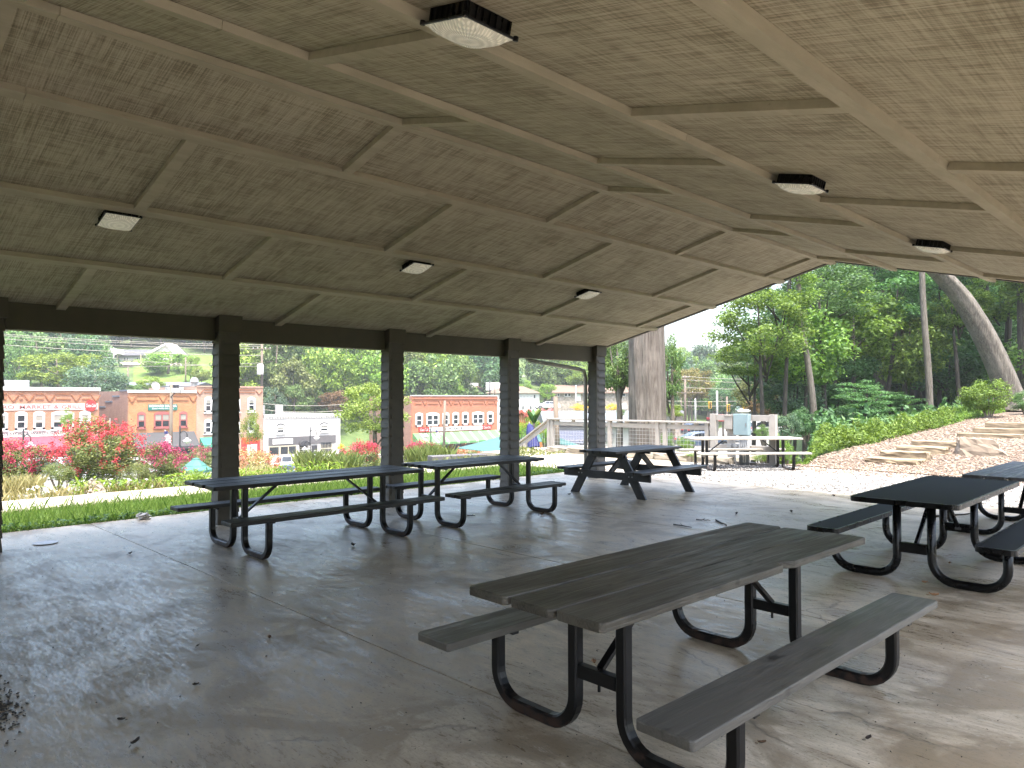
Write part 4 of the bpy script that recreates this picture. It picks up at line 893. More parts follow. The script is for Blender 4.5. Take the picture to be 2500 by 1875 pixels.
# --- orange brick office with the green sign
pB = lambda xx: 220 + xx / 6.9125
zB = lambda yy: 820 + yy / 6.9125
y0, y1 = Y(pB(650)), Y(pB(1790)); zt = Z(400, zB(928))
HO = Bld('orange brick office building with small green sign and charcoal awning', y0, y1, zt, 15, 'orangebrick', 'oldbrick')
HO.box('cornice', 'white', y0 - .05, y1, zt - .22, zt + .08, -.4, .14)
for k in range(6): MB().box(-.5 - 2.6 * (k + 1), -.5 - 2.6 * k, -.06, .42, zt - .62 * k - .05, zt - .62 * k + .12).build('parapet_cap', MAT['slate'], HO.o)
HO.corbels([Y(pB(v)) for v in (700, 1228, 1735)], Z(400, zB(1085)), Z(400, zB(1005)), y0, y1)
b_ = HO.box('sign_board', 'tealsign', Y(pB(975)), Y(pB(1470)), Z(400, zB(1255)), Z(400, zB(1155)), 0, .08)
textobj('HOWARD HANNA', Y(pB(990)), Y(pB(1458)), Z(400, zB(1204)), Z(400, zB(1163)), .085, MAT['white'], b_, bold=.03)
textobj('BEVERLY-HANKS REAL ESTATE', Y(pB(1040)), Y(pB(1408)), Z(400, zB(1238)), Z(400, zB(1215)), .085, MAT['white'], b_, bold=.012)
for xa_, xb_, n_ in ((795, 935, 1), (1078, 1350, 2), (1505, 1640, 1)): HO.window(Y(pB(xa_)), Y(pB(xb_)), Z(400, zB(1548)), Z(400, zB(1275)), 'maroon', n_, blind=.45, fw=.14)
HO.awning('awning', 'grey', y0 + .3, y1 - .2, Z(400, 1055), Z(400, 1090), 1.7)
HO.box('shop_window', 'glass', y0 + .4, y1 - .4, ZS - .2, Z(400, 1080), 0, .05)
q = Y(pB(1205)); m = MB(); m.lathe([(0, 0), (.25, .03), (.45, .12), (.5, .2), (.44, .14), (.24, .05), (0, .02)], 14); o_ = m.build('satellite_dish', MAT['oldwhite'], HO.o); o_.location = (-2.2, q - y0, zt + .55); o_.rotation_euler = (0, PI / 2 - .3, .2)
MB().tube([(-2.3, q - y0, zt - .5), (-2.3, q - y0, zt + .5)], .04, 6).build('mast', MAT['conduit'], HO.o)
for qq, w in ((1520, .5), (1620, .8), (1720, .6)): q = Y(pB(qq)); HO.box('rooftop_unit', 'lampblack' if w > .7 else 'conduit', q - w / 2, q + w / 2, zt - .5, zt + .45 + .3 * (w > .7), -4.2, -3.3, .04)
for qq in (330, 450):
    o_ = MB().tube([(-3 - (650 - qq) / 60, -.06, zt - 3.1), (-3 - (650 - qq) / 60, -.06, zt - 6.3)], .07, 6).build('downpipe', MAT['oldwhite'], HO.o)

# --- salmon three-storey building
y0, y1 = y1 + .02, Y(642); zt = Z(560, 943.5)
SA = Bld('pale salmon brick building, tallest on the street, behind the second post', y0, y1, zt, 16, 'salmon')
SA.box('cornice', 'salmon', y0, y1, zt - .12, zt + .05, -.4, .1)
SA.corbels([Y(487), Y(632)], Z(560, 958), Z(560, 951), y0, y1)
for xa_, xb_ in ((498.5, 518), (530, 550), (566, 586), (604, 623)):
    SA.window(Y(xa_), Y(xb_), Z(560, 1006), Z(560, 968.5), 'white', 1, blind=.3, fw=.2); SA.window(Y(xa_), Y(xb_), Z(560, 1057), Z(560, 1022), 'white', 1, fw=.2)
SA.awning('awning', 'green', Y(488), Y(545), Z(500, 1068), Z(500, 1086), 1.2)
SA.box('shopfront', 'redpaint', Y(590), Y(634), ZS - .2, Z(610, 1068), 0, .1); SA.box('shop_window', 'oldwhite', Y(603), Y(627), ZS + .3, Z(610, 1085), 0, .13)
SA.box('shop_window', 'glass', Y(490), Y(545), ZS - .2, Z(500, 1085), 0, .06)
m = MB(); m.lathe([(.35, -.3), (.35, .2), (.5, .3), (.45, .6), (.2, .85), (0, .9)], 12); o_ = m.build('roof_vent', MAT['conduit'], SA.o); o_.location = (-2.5, .7, zt + .2)

# --- whitewashed shop
p8 = lambda xx: 560 + xx / 3.735
z8 = lambda yy: 980 + yy / 3.735
y0, y1 = Y(p8(312)), Y(p8(1012)); zt = Z(740, z8(117)); ZW = Z(740, z8(505))
WH = Bld('low whitewashed brick shop with grey sign band and arched doorway', y0, y1, zt, 17, 'whitebrick')
WH.box('cornice', 'oldwhite', y0, y1, zt - .3, zt + .05, -.4, .12)
for k in range(30): q = lerp(y0 + .2, y1 - .2, k / 29); WH.box('dentil', 'oldwhite', q - .1, q + .1, zt - .5, zt - .3, 0, .1)
for xa_, xb_ in ((430, 504), (826, 902)):
    WH.window(Y(p8(xa_)), Y(p8(xb_)), Z(740, z8(284)), Z(740, z8(203)), 'white', 1, blind=.5, fw=.16); q0_, q1_ = Y(p8(xa_)) - y0, Y(p8(xb_)) - y0; zz = Z(740, z8(203))
    m = MB(); m.prism([(lerp(q0_, q1_, i / 8), zz - .2 + .3 * math.sin(PI * i / 8) ** .7) for i in range(9)] + [(lerp(q1_, q0_, i / 8), zz - .3 + .3 * math.sin(PI * i / 8) ** .7) for i in range(9)], 0, .1, lambda p, q, x: (x, p, q)); m.build('arch_trim', MAT['grey'], WH.o)
WH.box('sign_band', 'greyband', Y(p8(357)), Y(p8(970)), Z(740, z8(392)), Z(740, z8(318)), 0, .07)
b_ = WH.box('sign_board', 'white', Y(p8(393)), Y(p8(576)), Z(690, z8(388)), Z(690, z8(340)), .07, .13)
textobj('STARR SOCIETY', Y(p8(405)), Y(p8(565)), Z(690, z8(366)), Z(690, z8(353)), .135, MAT['conduit'], b_)
f_ = WH.box('shopfront', 'cream', Y(p8(360)), Y(p8(612)), ZW, Z(700, z8(392)), 0, .06)
for a_, b2 in ((366, 448), (468, 532), (542, 604)): WH.box('pane', 'glass', Y(p8(a_)), Y(p8(b2)), ZW + .5, Z(700, z8(412)), .06, .09, par=f_)
m = MB(); cy_ = Y(p8(668)) - y0; cz_ = Z(720, z8(405)); rr = (Y(p8(712)) - Y(p8(624))) / 2
prof = [(cy_ + rr * math.cos(PI * i / 10), cz_ + rr * .95 * math.sin(PI * i / 10)) for i in range(11)]
m.prism(prof, 0, .8, lambda p, q, x: (x, p, q)); m.build('dome_awning', MAT['grey'], WH.o)
WH.box('doorway', 'dark', Y(p8(632)), Y(p8(702)), ZW, cz_, 0, .05)
for k in range(6): WH.box('stair_tread', 'cream', Y(p8(640)), Y(p8(694)), ZW + .12 + k * .26, ZW + .2 + k * .26, .05, .3 - k * .04)
for a_, b2 in ((612, 630), (704, 722), (800, 814)): WH.box('column', 'white', Y(p8(a_)), Y(p8(b2)), ZW, Z(720, z8(400)), 0, .3)
WH.box('door', 'grey', Y(p8(750)), Y(p8(812)), ZW, Z(760, z8(402)), 0, .08); WH.box('door_sign', 'white', Y(p8(768)), Y(p8(790)), Z(760, z8(457)), Z(760, z8(445)), .08, .1)
c_ = WH.box('carriage_door', 'cream', Y(p8(818)), Y(p8(950)), ZW, Z(800, z8(392)), 0, .08)
for k in range(7):
    for j in range(2): q = lerp(Y(p8(832)), Y(p8(926)), k / 7.); WH.box('pane', 'glass', q + .08, q + .24, Z(800, z8(480)) + j * .85, Z(800, z8(480)) + .7 + j * .85, .08, .1, par=c_)
for qq, w in ((333, 1.0), (398, 1.0), (575, .7), (598, .25)): q = Y(p8(qq)); WH.box('rooftop_unit', 'conduit' if w > .8 else 'white', q - w / 2, q + w / 2, zt - .5, zt + .9 * (w > .3) + .25, -4, -3.2, .04)
AN = Bld('narrow orange brick annex right of the whitewashed shop', y1 + .02, Y(p8(1046)), Z(830, z8(140)), 12, 'pacebrick', setback=1.5)

# --- rust brick store with striped awning
pC = lambda xx: 980 + xx / 7.542
zC = lambda yy: 900 + yy / 7.542
y0, y1 = Y(pC(195)), Y(pC(1765)); zt = Z(1110, zC(505))
PA = Bld('rust brick store with white arched windows, lettered board and green striped awning', y0, y1, zt, 11, 'pacebrick', 'oldbrick')
PA.box('cornice', 'oldwhite', y0, y1, zt - .02, zt + .14, -.5, .16); PA.box('brick_course', 'pacebrick', y0, y1, zt - .45, zt - .25, 0, .12)
PA.corbels([Y(pC(v)) for v in (428, 722, 912, 1090, 1272, 1552, 1738)], Z(1110, zC(645)), Z(1110, zC(578)), y0, y1)
for xa_, xb_, n_ in ((258, 392, 1), (455, 692, 2), (752, 876, 1), (938, 1056, 1), (1115, 1236, 1), (1300, 1516, 2), (1575, 1690, 1)): PA.window(Y(pC(xa_)), Y(pC(xb_)), Z(1110, zC(1046)), Z(1110, zC(798)), 'white', n_, fw=.26, sill=False)
b_ = PA.box('sign_board', 'white', Y(pC(505)), Y(pC(1485)), Z(1110, zC(1138)), Z(1110, zC(1066)), 0, .1)
textobj('W. A. PACE CO.', Y(pC(748)), Y(pC(1258)), Z(1110, zC(1124)), Z(1110, zC(1078)), .105, MAT['grey'], b_, bold=.02)
textobj('DEALER IN', Y(pC(1310)), Y(pC(1410)), Z(1110, zC(1090)), Z(1110, zC(1076)), .105, MAT['conduit'], b_); textobj('MERCHANDISE', Y(pC(1290)), Y(pC(1448)), Z(1110, zC(1118)), Z(1110, zC(1100)), .105, MAT['conduit'], b_)
for a_, b2 in ((315, 505), (1487, 1652)):
    d_ = PA.box('drink_sign', 'redpaint', Y(pC(a_)), Y(pC(b2)), Z(1110, zC(1138)), Z(1110, zC(1064)), 0, .11); textobj('Coca-Cola', Y(pC(a_)) + .25, Y(pC(b2)) - .25, Z(1110, zC(1125)), Z(1110, zC(1080)), .115, MAT['white'], d_, shear=.25)
MAT['stripe'] = striped('green_striped_canvas', [(0., (.075, .2, .065)), (.70, (.36, .38, .33)), (.76, (.075, .2, .065)), (.84, (.36, .38, .33)), (.9, (.075, .2, .065))], 1.9, 1)
PA.awning('awning', 'stripe', Y(pC(205)), Y(pC(1755)), Z(1110, zC(1160)), Z(1110, zC(1310)) - .2, 1.9)
PA.box('shop_window', 'glass', y0 + .4, y1 - .4, ZS - .3, Z(1110, zC(1320)), 0, .05)
for k in range(8): q = lerp(y0 + .3, y1 - .3, k / 7); PA.box('pier', 'pacebrick', q - .4, q + .4, ZS - .5, Z(1110, zC(1330)), 0, .18)

# ------------------------------------------------------------------ houses on the hill (placed by column and distance, turned to face the viewer)
class House:
    def __init__(s, label, x0, x1, dist, yeave, ybase, depth, wall, roof, yridge, hip=False, turn=0., name='house', gable_end=False, over=.5):
        cx = (x0 + x1) / 2; s.d = dist; s.cx = cx; a = ats(cx, ybase, dist); s.ze = ats(cx, yeave, dist).z - a.z; s.zr = ats(cx, yridge, dist).z - a.z; s.w = (x1 - x0) / FPX * dist; s.base = a
        s.o = empty(name, a, YAW + turn, label, 'house'); w = s.w / 2
        MB().box(-w, w, 0, depth, -4, s.ze).build('wall', MAT[wall], s.o); m = MB(); e, r = s.ze, s.zr
        if gable_end:
            m.prism([(-w - over, e - .1), (0, r), (w + over, e - .1), (w + over, e - .3), (0, r - .25), (-w - over, e - .3)], -over, depth + over, lambda p, q, y: (p, y, q)); g = MB(); g.prism([(-w, e), (w, e), (0, r - .25)], .0, .2, lambda p, q, y: (p, y, q)); g.build('gable', MAT[wall], s.o)
        elif hip: k = min(w * .6, depth / 2); m.add([(-w - over, -over, e), (w + over, -over, e), (w + over, depth + over, e), (-w - over, depth + over, e), (-w + k, depth / 2, r), (w - k, depth / 2, r)], [(0, 1, 5, 4), (1, 2, 5), (2, 3, 4, 5), (3, 0, 4), (0, 3, 2, 1)])
        else: m.prism([(-over, e - .1), (depth / 2, r), (depth + over, e - .1), (depth + over, e - .3), (-over, e - .3)], -w - over, w + over, lambda p, q, x: (x, p, q))
        m.build('roof', MAT[roof], s.o)
    def lx(s, px): return (px - s.cx) / FPX * s.d
    def lz(s, py): return ats(s.cx, py, s.d).z - s.base.z
    def win(s, x0, x1, yt, yb, frame='white', n=2):
        a, b, c, d = s.lx(x0), s.lx(x1), s.lz(yb), s.lz(yt); f = MB().box(a, b, -.08, 0, c, d).build('window', MAT[frame], s.o); w = (b - a) / n
        for k in range(n): MB().box(a + k * w + .1, a + (k + 1) * w - .1, -.1, -.081, c + .1, d - .1).build('pane', MAT['glass'], f)
    def box(s, name, mat, x0, x1, yt, yb, y0=-.1, y1=0.): return MB().box(s.lx(x0), s.lx(x1), y0, y1, s.lz(yb), s.lz(yt)).build(name, MAT[mat], s.o)
H = House('long white house with grey roof, porch and white-trimmed gables on the lawn', 226, 418, 166, 866, 893, 9, 'oldwhite', 'shinglegrey', 850)
H.box('chimney', 'oldwhite', 241, 247, 841, 860, 3, 4.5)
for a_, b2 in ((302, 314), (334, 345)): H.win(a_, b2, 872, 881)
for q in (257, 276, 299, 356): H.box('porch_post', 'cream', q - .9, q + .9, 866, 897, -2.4, -2.1)
H.box('porch_rail', 'sandstone', 276, 356, 889, 897, -2.5, -2.2)
for q in (305, 318, 330, 341): H.box('porch_chair', 'dark', q - 2.5, q + 2.5, 883, 889, -1.6, -1.1)
for a_, t_, b2, e_ in ((253, 277, 302, 865), (357, 411, 440, 866)):
    yp = 851 if a_ < 300 else 838; m = MB(); xa2, xm, xb2 = H.lx(a_), H.lx(t_), H.lx(b2); z0_, z1_ = H.lz(e_), H.lz(yp); dd = -2.6 if a_ < 300 else -1.2
    m.prism([(xa2, z0_), (xm, z1_), (xb2, z0_), (xb2 - .5, z0_ - .35), (xm, z1_ - .5), (xa2 + .5, z0_ - .35)], dd - .1, 4, lambda p, q, y: (p, y, q)); m.build('roof', MAT['white'], H.o)
    m = MB(); m.prism([(xa2 + .4, z0_ - .3), (xb2 - .4, z0_ - .3), (xm, z1_ - .4)], dd + .2, dd + .4, lambda p, q, y: (p, y, q)); m.build('gable', MAT['oldwhite'], H.o)
MB().box(H.lx(360), H.lx(440), -1, 8, -3, H.lz(864)).build('wall', MAT['oldwhite'], H.o)
sheet('driveway', polar(158, 161.5, 290, 480), 30, 4, MAT['concrete'], .55)
LR = House('long low slate-blue roofed building below the lawn, behind the orange brick office', 288, 470, 124, 941, 962, 9, 'stonewall', 'slate', 932)
SB = House('pale house with grey gable and two chimneys above the rust brick store', 1144, 1186, 152, 952, 975, 12, 'stonewall', 'shinglebrown', 942, gable_end=True)
SB.box('chimney', 'oldwhite', 1145, 1166, 934, 950, 3, 5)
for a_ in (1153, 1164, 1175): SB.win(a_, a_ + 6, 958, 963, 'oldwhite', 1)
WC = House('unfinished white-wrapped two-storey house with tan hip roof', 1190, 1317, 140, 960, 1001, 12, 'white', 'shinglebrown', 942, hip=True)
WC.box('chimney', 'white', 1184, 1225, 932, 952, 5, 7)
for a_, t_ in ((1302, 963), (1274, 990), (1293, 990)): WC.win(a_, a_ + 6, t_, t_ + 10, 'white', 1)
for j in range(3):
    for a_ in range(1262, 1310, 8): WC.box('wrap_print', 'conduit', a_, a_ + 4, 968 + j * 9, 969 + j * 9, -.03, -.0)
GH = House('grey-sided house with white-trimmed gable high on the hillside', 1246, 1299, 196, 926, 946, 9, 'carwhite', 'shinglegrey', 917)
GH2 = House('white gabled house highest on the hillside behind the grey one', 1250, 1304, 215, 914, 925, 12, 'white', 'shinglegrey', 894, gable_end=True, turn=.5)
m = MB(); m.prism([(GH.lx(1266), GH.lz(927)), (GH.lx(1278), GH.lz(916)), (GH.lx(1299), GH.lz(929)), (GH.lx(1298), GH.lz(931)), (GH.lx(1278), GH.lz(919)), (GH.lx(1267), GH.lz(930))], -2.5, -.5, lambda p, q, y: (p, y, q)); m.build('porch_gable', MAT['white'], GH.o)
ST = House('stone ranch house with tan roof and white windows beyond the last post', 1352, 1542, 143, 957, 979, 10, 'stonewall', 'shinglebrown', 939)
for a_, b2, n_ in ((1360, 1366, 1), (1378, 1394, 2), (1428, 1436, 1), (1505, 1517, 2), (1519, 1527, 1)): ST.win(a_, b2, 960, 968, 'white', n_)
ST.box('door', 'white', 1408, 1418, 959, 979); ST.box('downspout', 'white', 1404, 1405.5, 957, 980); ST.box('garage_door', 'white', 1509, 1530, 985, 999)
# row of small orange cottages with red roofs
for k, (a_, b2) in enumerate(((1262, 1284), (1286, 1300), (1318, 1339), (1340, 1358))):
    c = House('orange board cottage with red roof, %s' % ['left of the banana-leaved bush', 'half hidden behind the banana-leaved bush', 'right of the banana-leaved bush', 'at the end of the row, above the stair rail'][k], a_, b2, 66, 1013 - k, 1032, 5, 'orangewood', 'redroof', 1000 - k, gable_end=True, name='cottage', over=.25); c.o['group'] = 'row of orange cottages'
    for j in range(5): q = lerp(a_ + 2, b2 - 2, j / 4); c.box('batten', 'cream', q - .35, q + .35, 1014, 1030, -.04, 0)
# pale metal roofed shed and blue ribbed roof just below the railing
SH = House('white shed with wide pale metal roof just below the railing', 1346, 1560, 44, 1026, 1090, 9, 'white', 'metalroof', 1006); SH.box('door', 'conduit', 1478, 1497, 1058, 1078)
SH.box('window', 'conduit', 1505, 1512, 1040, 1052)
BR = House('low building with dark blue ribbed roof, seen through the railing mesh', 1362, 1432, 40, 1075, 1092, 5, 'cream', 'blueroof', 1056)
for k in range(6): BR.box('porch_post', 'grey', 1385 + k * 7, 1387 + k * 7, 1076, 1092, -.3, -.1)
AW = House('small white gas station canopy far down the road', 1806, 1828, 128, 1001, 1008, 5, 'white', 'white', 997); AW.box('sign_panel', 'bluebox', 1797, 1806, 992, 1006, -.2, 0)
FS = House('low beige shop far down the road behind the railing', 1640, 1668, 120, 1008, 1030, 6, 'stonewall', 'shinglegrey', 1002)

# ------------------------------------------------------------------ cars
def car(label, p, rz, paint, suv=True, Lc=4.6, W=1.85, Hc=1.66):
    t = empty('parked_car', p, rz, label, 'car'); k = Hc / 1.66; h = Lc / 2
    low = [(-h, .32), (-h + .02, .62), (-h + .08, .92), (h - 1.2, .98), (h - .5, .90), (h - .08, .74), (h, .5), (h - .03, .3)]
    def arch(cx, r=.38, n=6): return [(cx + r * math.cos(a), .30 + r * math.sin(a)) for a in [PI * i / n for i in range(n + 1)]]
    poly = low[:1] + low[1:] + arch(h - .85) + arch(-h + .85); m = MB(); w = W / 2
    m.prism(poly, -w, w, lambda q, z, y: (q, y * (1 - .05 * (z > .9)), z * k)); b = m.build('body', MAT[paint], t, bevel=.04)
    roof = [(-h + .06, .9), (-h + .35, 1.45), (-h + .8, 1.62), (h - 2.3, 1.66), (h - 1.75, 1.55), (h - .95, .97)] if suv else [(-h + .5, .9), (-h + 1.15, 1.3), (-h + 1.7, 1.42), (h - 2.1, 1.42), (h - 1.1, .96)]
    m = MB(); n = len(roof); vs = []
    for sy in (-1, 1):
        for q, z in roof: vs.append((q, sy * (w * (.98 - .26 * (z - .9) / .75)), z * k))
    m.add(vs, [(i, i + 1, n + i + 1, n + i) for i in range(n - 1)] + [tuple(range(n)), tuple(range(n, 2 * n))[::-1], (0, n, 2 * n - 1, n - 1)]); m.build('cabin', MAT[paint], t, bevel=.03)
    for sy in (-1, 1):
        f = lambda q, z: (q, sy * (w * (.98 - .26 * (z - .9) / .75) + .012), z * k)
        segs = ([(-h + .55, .98), (-h + .75, 1.42), (-h + 1.25, 1.5), (-h + 1.3, .98)], [(-h + 1.36, .98), (-h + 1.31, 1.5), (h - 2.35, 1.53), (h - 2.3, .98)], [(h - 2.24, .98), (h - 2.28, 1.53), (h - 1.85, 1.46), (h - 1.15, 1.0)]) if suv else ([(-h + 1.0, .97), (-h + 1.3, 1.28), (-h + 2.0, 1.33), (-h + 2.0, .97)], [(-h + 2.06, .97), (-h + 2.06, 1.33), (h - 2.15, 1.34), (h - 1.3, .98)])
        for g in segs: MB().add([f(*q) for q in g], [(0, 1, 2, 3)]).build('side_window', MAT['glass'], t)
        for cx in (h - .85, -h + .85):
            o = MB().tube([(cx, sy * (w - .2), .32 * k), (cx, sy * (w + .01), .32 * k)], .33 * k, 16).build('wheel', MAT['tyre'], t); MB().tube([(cx, sy * (w - .1), .32 * k), (cx, sy * (w + .025), .32 * k)], .21 * k, 12).build('rim', MAT['rim'], o)
        for cx, mm, zz in ((h - .1, 'lampglass', .68), (-h + .08, 'redpaint', .82)): MB().box(cx - .1, cx + .07, sy * w * .62 - .22, sy * w * .62 + .22, zz * k - .07, zz * k + .08).build('headlight' if mm == 'lampglass' else 'tail_light', MAT[mm], t, bevel=.02)
    q0, q1 = roof[-2], roof[-1]; MB().add([(q0[0] + .02, -w * .72, q0[1] * k + .012), (q0[0] + .02, w * .72, q0[1] * k + .012), (q1[0] + .0, w * .9, q1[1] * k + .03), (q1[0] + .0, -w * .9, q1[1] * k + .03)], [(0, 1, 2, 3)]).build('windscreen', MAT['glass'], t)
    q0, q1 = roof[0], roof[1]; MB().add([(q0[0] - .015, -w * .85, q0[1] * k + .08), (q0[0] - .015, w * .85, q0[1] * k + .08), (q1[0] - .02, w * .74, q1[1] * k), (q1[0] - .02, -w * .74, q1[1] * k)], [(0, 1, 2, 3)]).build('rear_window', MAT['glass'], t)
    MB().box(-h - .02, -h + .2, -w * .9, w * .9, .36, .52).build('bumper', MAT['grey'], t, bevel=.03); return t
def cpos(px, py, z=None): return hit(px, py)
# two white cars by the whitewashed shop
def carat(label, px, pyb, s, rz, paint, **k):
    p = P2(px, s); p.z = ats(px, pyb, s).z; return car(label, p, rz, paint, **k)
carat('white hatchback SUV parked across from the whitewashed shop, its rear wheel turned to us', 796, 1143, 86, -PI / 2 - .72 + PI, 'carwhite', Lc=4.7)
carat('white SUV partly hidden behind the left neighbour, nearer the pink crape myrtle', 716, 1146, 84, -PI / 2 - .75 + PI, 'carwhite', Lc=4.7)
carat('blue-grey sedan low in front of the two white cars', 712, 1166, 78, PI / 2 - .8, 'carblue', suv=False)
carat('white car behind the big crape myrtle, only its bonnet showing', 140, 1178, 48, .9, 'carwhite')
carat('white car glimpsed between the pink bushes, right of the big crape myrtle', 345, 1168, 58, .9, 'carwhite')
carat('white pickup-like car on the drive of the unfinished house', 1334, 999, 128, YAW + .3 + PI, 'carwhite', suv=False)
carat('dark car parked far down the road behind the railing', 1706, 1064, 92, YAW + .5, 'cardark')
carat('blue sedan below the railing behind the greige table', 1718, 1096, 60, YAW + .1, 'carblue', suv=False)
carat('dark red car far down the road, framed by the rack', 1762, 1033, 118, YAW + .1, 'carred', suv=False)
carat('white car parked under the trees right of the blue-grey breaker box', 1870, 1062, 82, YAW + .2, 'carwhite')

# ------------------------------------------------------------------ poles, wires, lamps, signals
def pole(label, px, ytop, ybot, s, r=.14, arms=(), mat='pole', lean=0.):
    b = ats(px, ybot, s); t = ats(px + lean, ytop, s); o = empty('utility_pole', b, YAW, label, 'utility pole', 'utility poles'); h = t.z - b.z; lx = lean / FPX * s
    MB().tube([(0, 0, -1.5), (lx, 0, h)], [r, r * .75], 8).build('shaft', MAT[mat], o, smooth=True)
    for zz, w in arms: MB().box(-w / 2 + lx, w / 2 + lx, -.2, -.08, h - zz - .06, h - zz + .06).build('crossarm', MAT[mat], o); m = MB(); [m.lathe([(.03, 0), (.05, .05), (.03, .15), (0, .16)], 6, (lx + q * w, -.14, h - zz + .06)) for q in (-.45, -.2, .2, .45)]; m.build('insulator', MAT['lampglass'], o)
    return o, h, lx
o, h, lx = pole('tall brown pole with floodlight in front of the orange brick office', 417, 938, 1110, 62, .17)
MB().box(.2, 1.0, -.5, -.3, h - .75, h - .35).build('floodlight', MAT['conduit'], o, bevel=.03); MB().bar((.0, -.1, h - 1.1), (.5, -.3, h - .7), .06, .06).build('bracket', MAT['lampblack'], o)
o, h, lx = pole('tall pole with white transformer can beside the salmon building', 639, 836, 960, 100, .2, ((.9, 2.6),)); MB().lathe([(0, 0), (.42, 0), (.45, .1), (.45, 1.3), (.3, 1.5), (0, 1.5)], 12, (0, -.6, h - 4.5)).build('transformer', MAT['oldwhite'], o, smooth=True)
pole('short pole on the wooded hill', 791, 930, 960, 150, .2); pole('pole below the long white house, left', 312, 896, 945, 128, .16); pole('pale pole in front of the white house porch', 277, 848, 905, 160, .18, mat='conduit'); pole('pole right of the spreading lawn tree', 453, 872, 935, 140, .18)
pole('leaning pole in front of the rust brick store', 1083, 978, 1090, 92, .2, lean=3); pole('dark pole between the two roofs above the rust brick store', 1196, 930, 965, 128, .14, mat='lampblack'); pole('thin pole rising behind the store roof', 1208, 937, 962, 135, .13)
pole('leaning pole crossing the pale metal roof', 1362, 968, 1070, 37, .16, lean=-6); pole('thin pole before the stone house', 1406, 940, 1002, 120, .12, mat='conduit')
P1 = pole('tall pole with two crossarms right of the dead trunk', 1673, 917, 1030, 110, .22, ((.3, 1.2), (2.6, 5.6))); pole('mid-height pole near the traffic signals', 1751, 954, 1030, 112, .2, mat='conduit'); pole('brown pole right of the traffic signals', 1775, 968, 1030, 118, .2); pole('pole behind the far street, left', 1682, 967, 1030, 130, .17); pole('grey pole above the railing', 1698, 973, 1030, 112, .17, mat='conduit'); pole('thin far pole beside the dead trunk', 1663, 966, 1005, 135, .14)
def wire(pts, r=.035, sag=.5):
    m = MB()
    for a, b in pts:
        a, b = Vector(a), Vector(b); m.tube([a.lerp(b, i / 8) - Vector((0, 0, sag * 4 * (i / 8) * (1 - i / 8))) for i in range(9)], r, 4, False)
    return m
W = [(ats(-40, 812, 100), ats(640, 842, 100)), (ats(-40, 816, 100), ats(640, 846, 100)), (ats(-40, 824, 100), ats(640, 852, 100)), (ats(-40, 838, 96), ats(640, 868, 100)), (ats(150, 892, 128), ats(640, 886, 110)), (ats(250, 872, 128), ats(640, 895, 110)), (ats(639, 985, 105), ats(860, 985, 105)), (ats(639, 1000, 100), ats(860, 1000, 100))]
tag(wire(W, .038, .35).build('power_line', MAT['wire']), 'bundle of pale power lines across the hillside above the brick shops', 'power line')
W = [(ats(1600, 918, 110), ats(1673, 919, 110)), (ats(1673, 919, 110), ats(1930, 925, 125)), (ats(1660, 926, 110), ats(1930, 934, 125)), (ats(1673, 946, 110), ats(1900, 946, 120)), (ats(1600, 978, 112), ats(1900, 975, 118)), (ats(1600, 985, 112), ats(1790, 990, 118))]
tag(wire(W, .038, .25).build('power_line', MAT['wire']), 'power lines strung past the traffic signals on the right', 'power line')
W = [(ats(1560, 900, 140), ats(1180, 905, 150))]
for i, (px, py, w) in enumerate(((1733, 986, 'hanging over the road, left of the pair'), (1778, 993, 'beside the brown pole'), (1817, 988, 'hanging over the road above the breaker box'))):
    a = ats(px, py - 6, 112); o = empty('traffic_signal', a, YAW, 'yellow traffic signal ' + w, 'traffic signal', 'yellow traffic signals'); MB().box(-.22, .22, -.2, .2, -1.1, 0).build('housing', MAT['yellow'], o, bevel=.05); MB().tube([(0, 0, 0), (0, 0, 1.2)], .03, 5).build('hanger', MAT['lampblack'], o)
    for k in range(3): MB().tube([(0, -.19, -.2 - .34 * k), (0, -.36, -.2 - .34 * k)], .13, 8).build('visor', MAT['lampblack'], o)
def lamp(label, px, ytop, ybot, s, side=1, arm=1.1, two=False):
    b = ats(px, ybot, s); t = ats(px, ytop, s); h = t.z - b.z; o = empty('street_lamp', b, YAW, label, 'street lamp', 'curved-arm street lamps')
    MB().lathe([(.13, -.8), (.13, .5), (.07, .7), (.055, h - .3), (.05, h + .1), (0, h + .18)], 8).build('shaft', MAT['lampblack'], o, smooth=True)
    for sd, z0, ar in ((side, 0, arm),) + (((-side, -1.15, arm * .85),) if two else ()):
        pts = [(0, 0, h + z0 - .9)] + [(sd * ar / 2 * (1 - math.cos(PI * i / 8)), 0, h + z0 - .5 + ar * .55 * math.sin(PI * i / 8)) for i in range(9)] + [(sd * ar, 0, h + z0 - .75)]
        a = MB().tube(pts, .035, 6).build('arm', MAT['lampblack'], o, smooth=True); l = MB().lathe([(0, .1), (.08, .08), (.12, -.02), (.3, -.12), (.3, -.16), (.22, -.3), (.0, -.42)], 12, (sd * ar, 0, h + z0 - .8)).build('lamp_shade', MAT['lampglass'], a, smooth=True)
lamp('black street lamp with curved arm in front of the red awning', 56, 1052, 1140, 46, 1, .47); lamp('black street lamp with curved arm in front of the charcoal awning', 439, 1046, 1110, 56, 1, .55)
lamp('black street lamp with two curved arms in front of the whitewashed shop', 757, 1046, 1128, 74, 1, .66, True); lamp('black street lamp with drooping arm in front of the striped awning', 1052, 1042, 1100, 74, -1, .55)
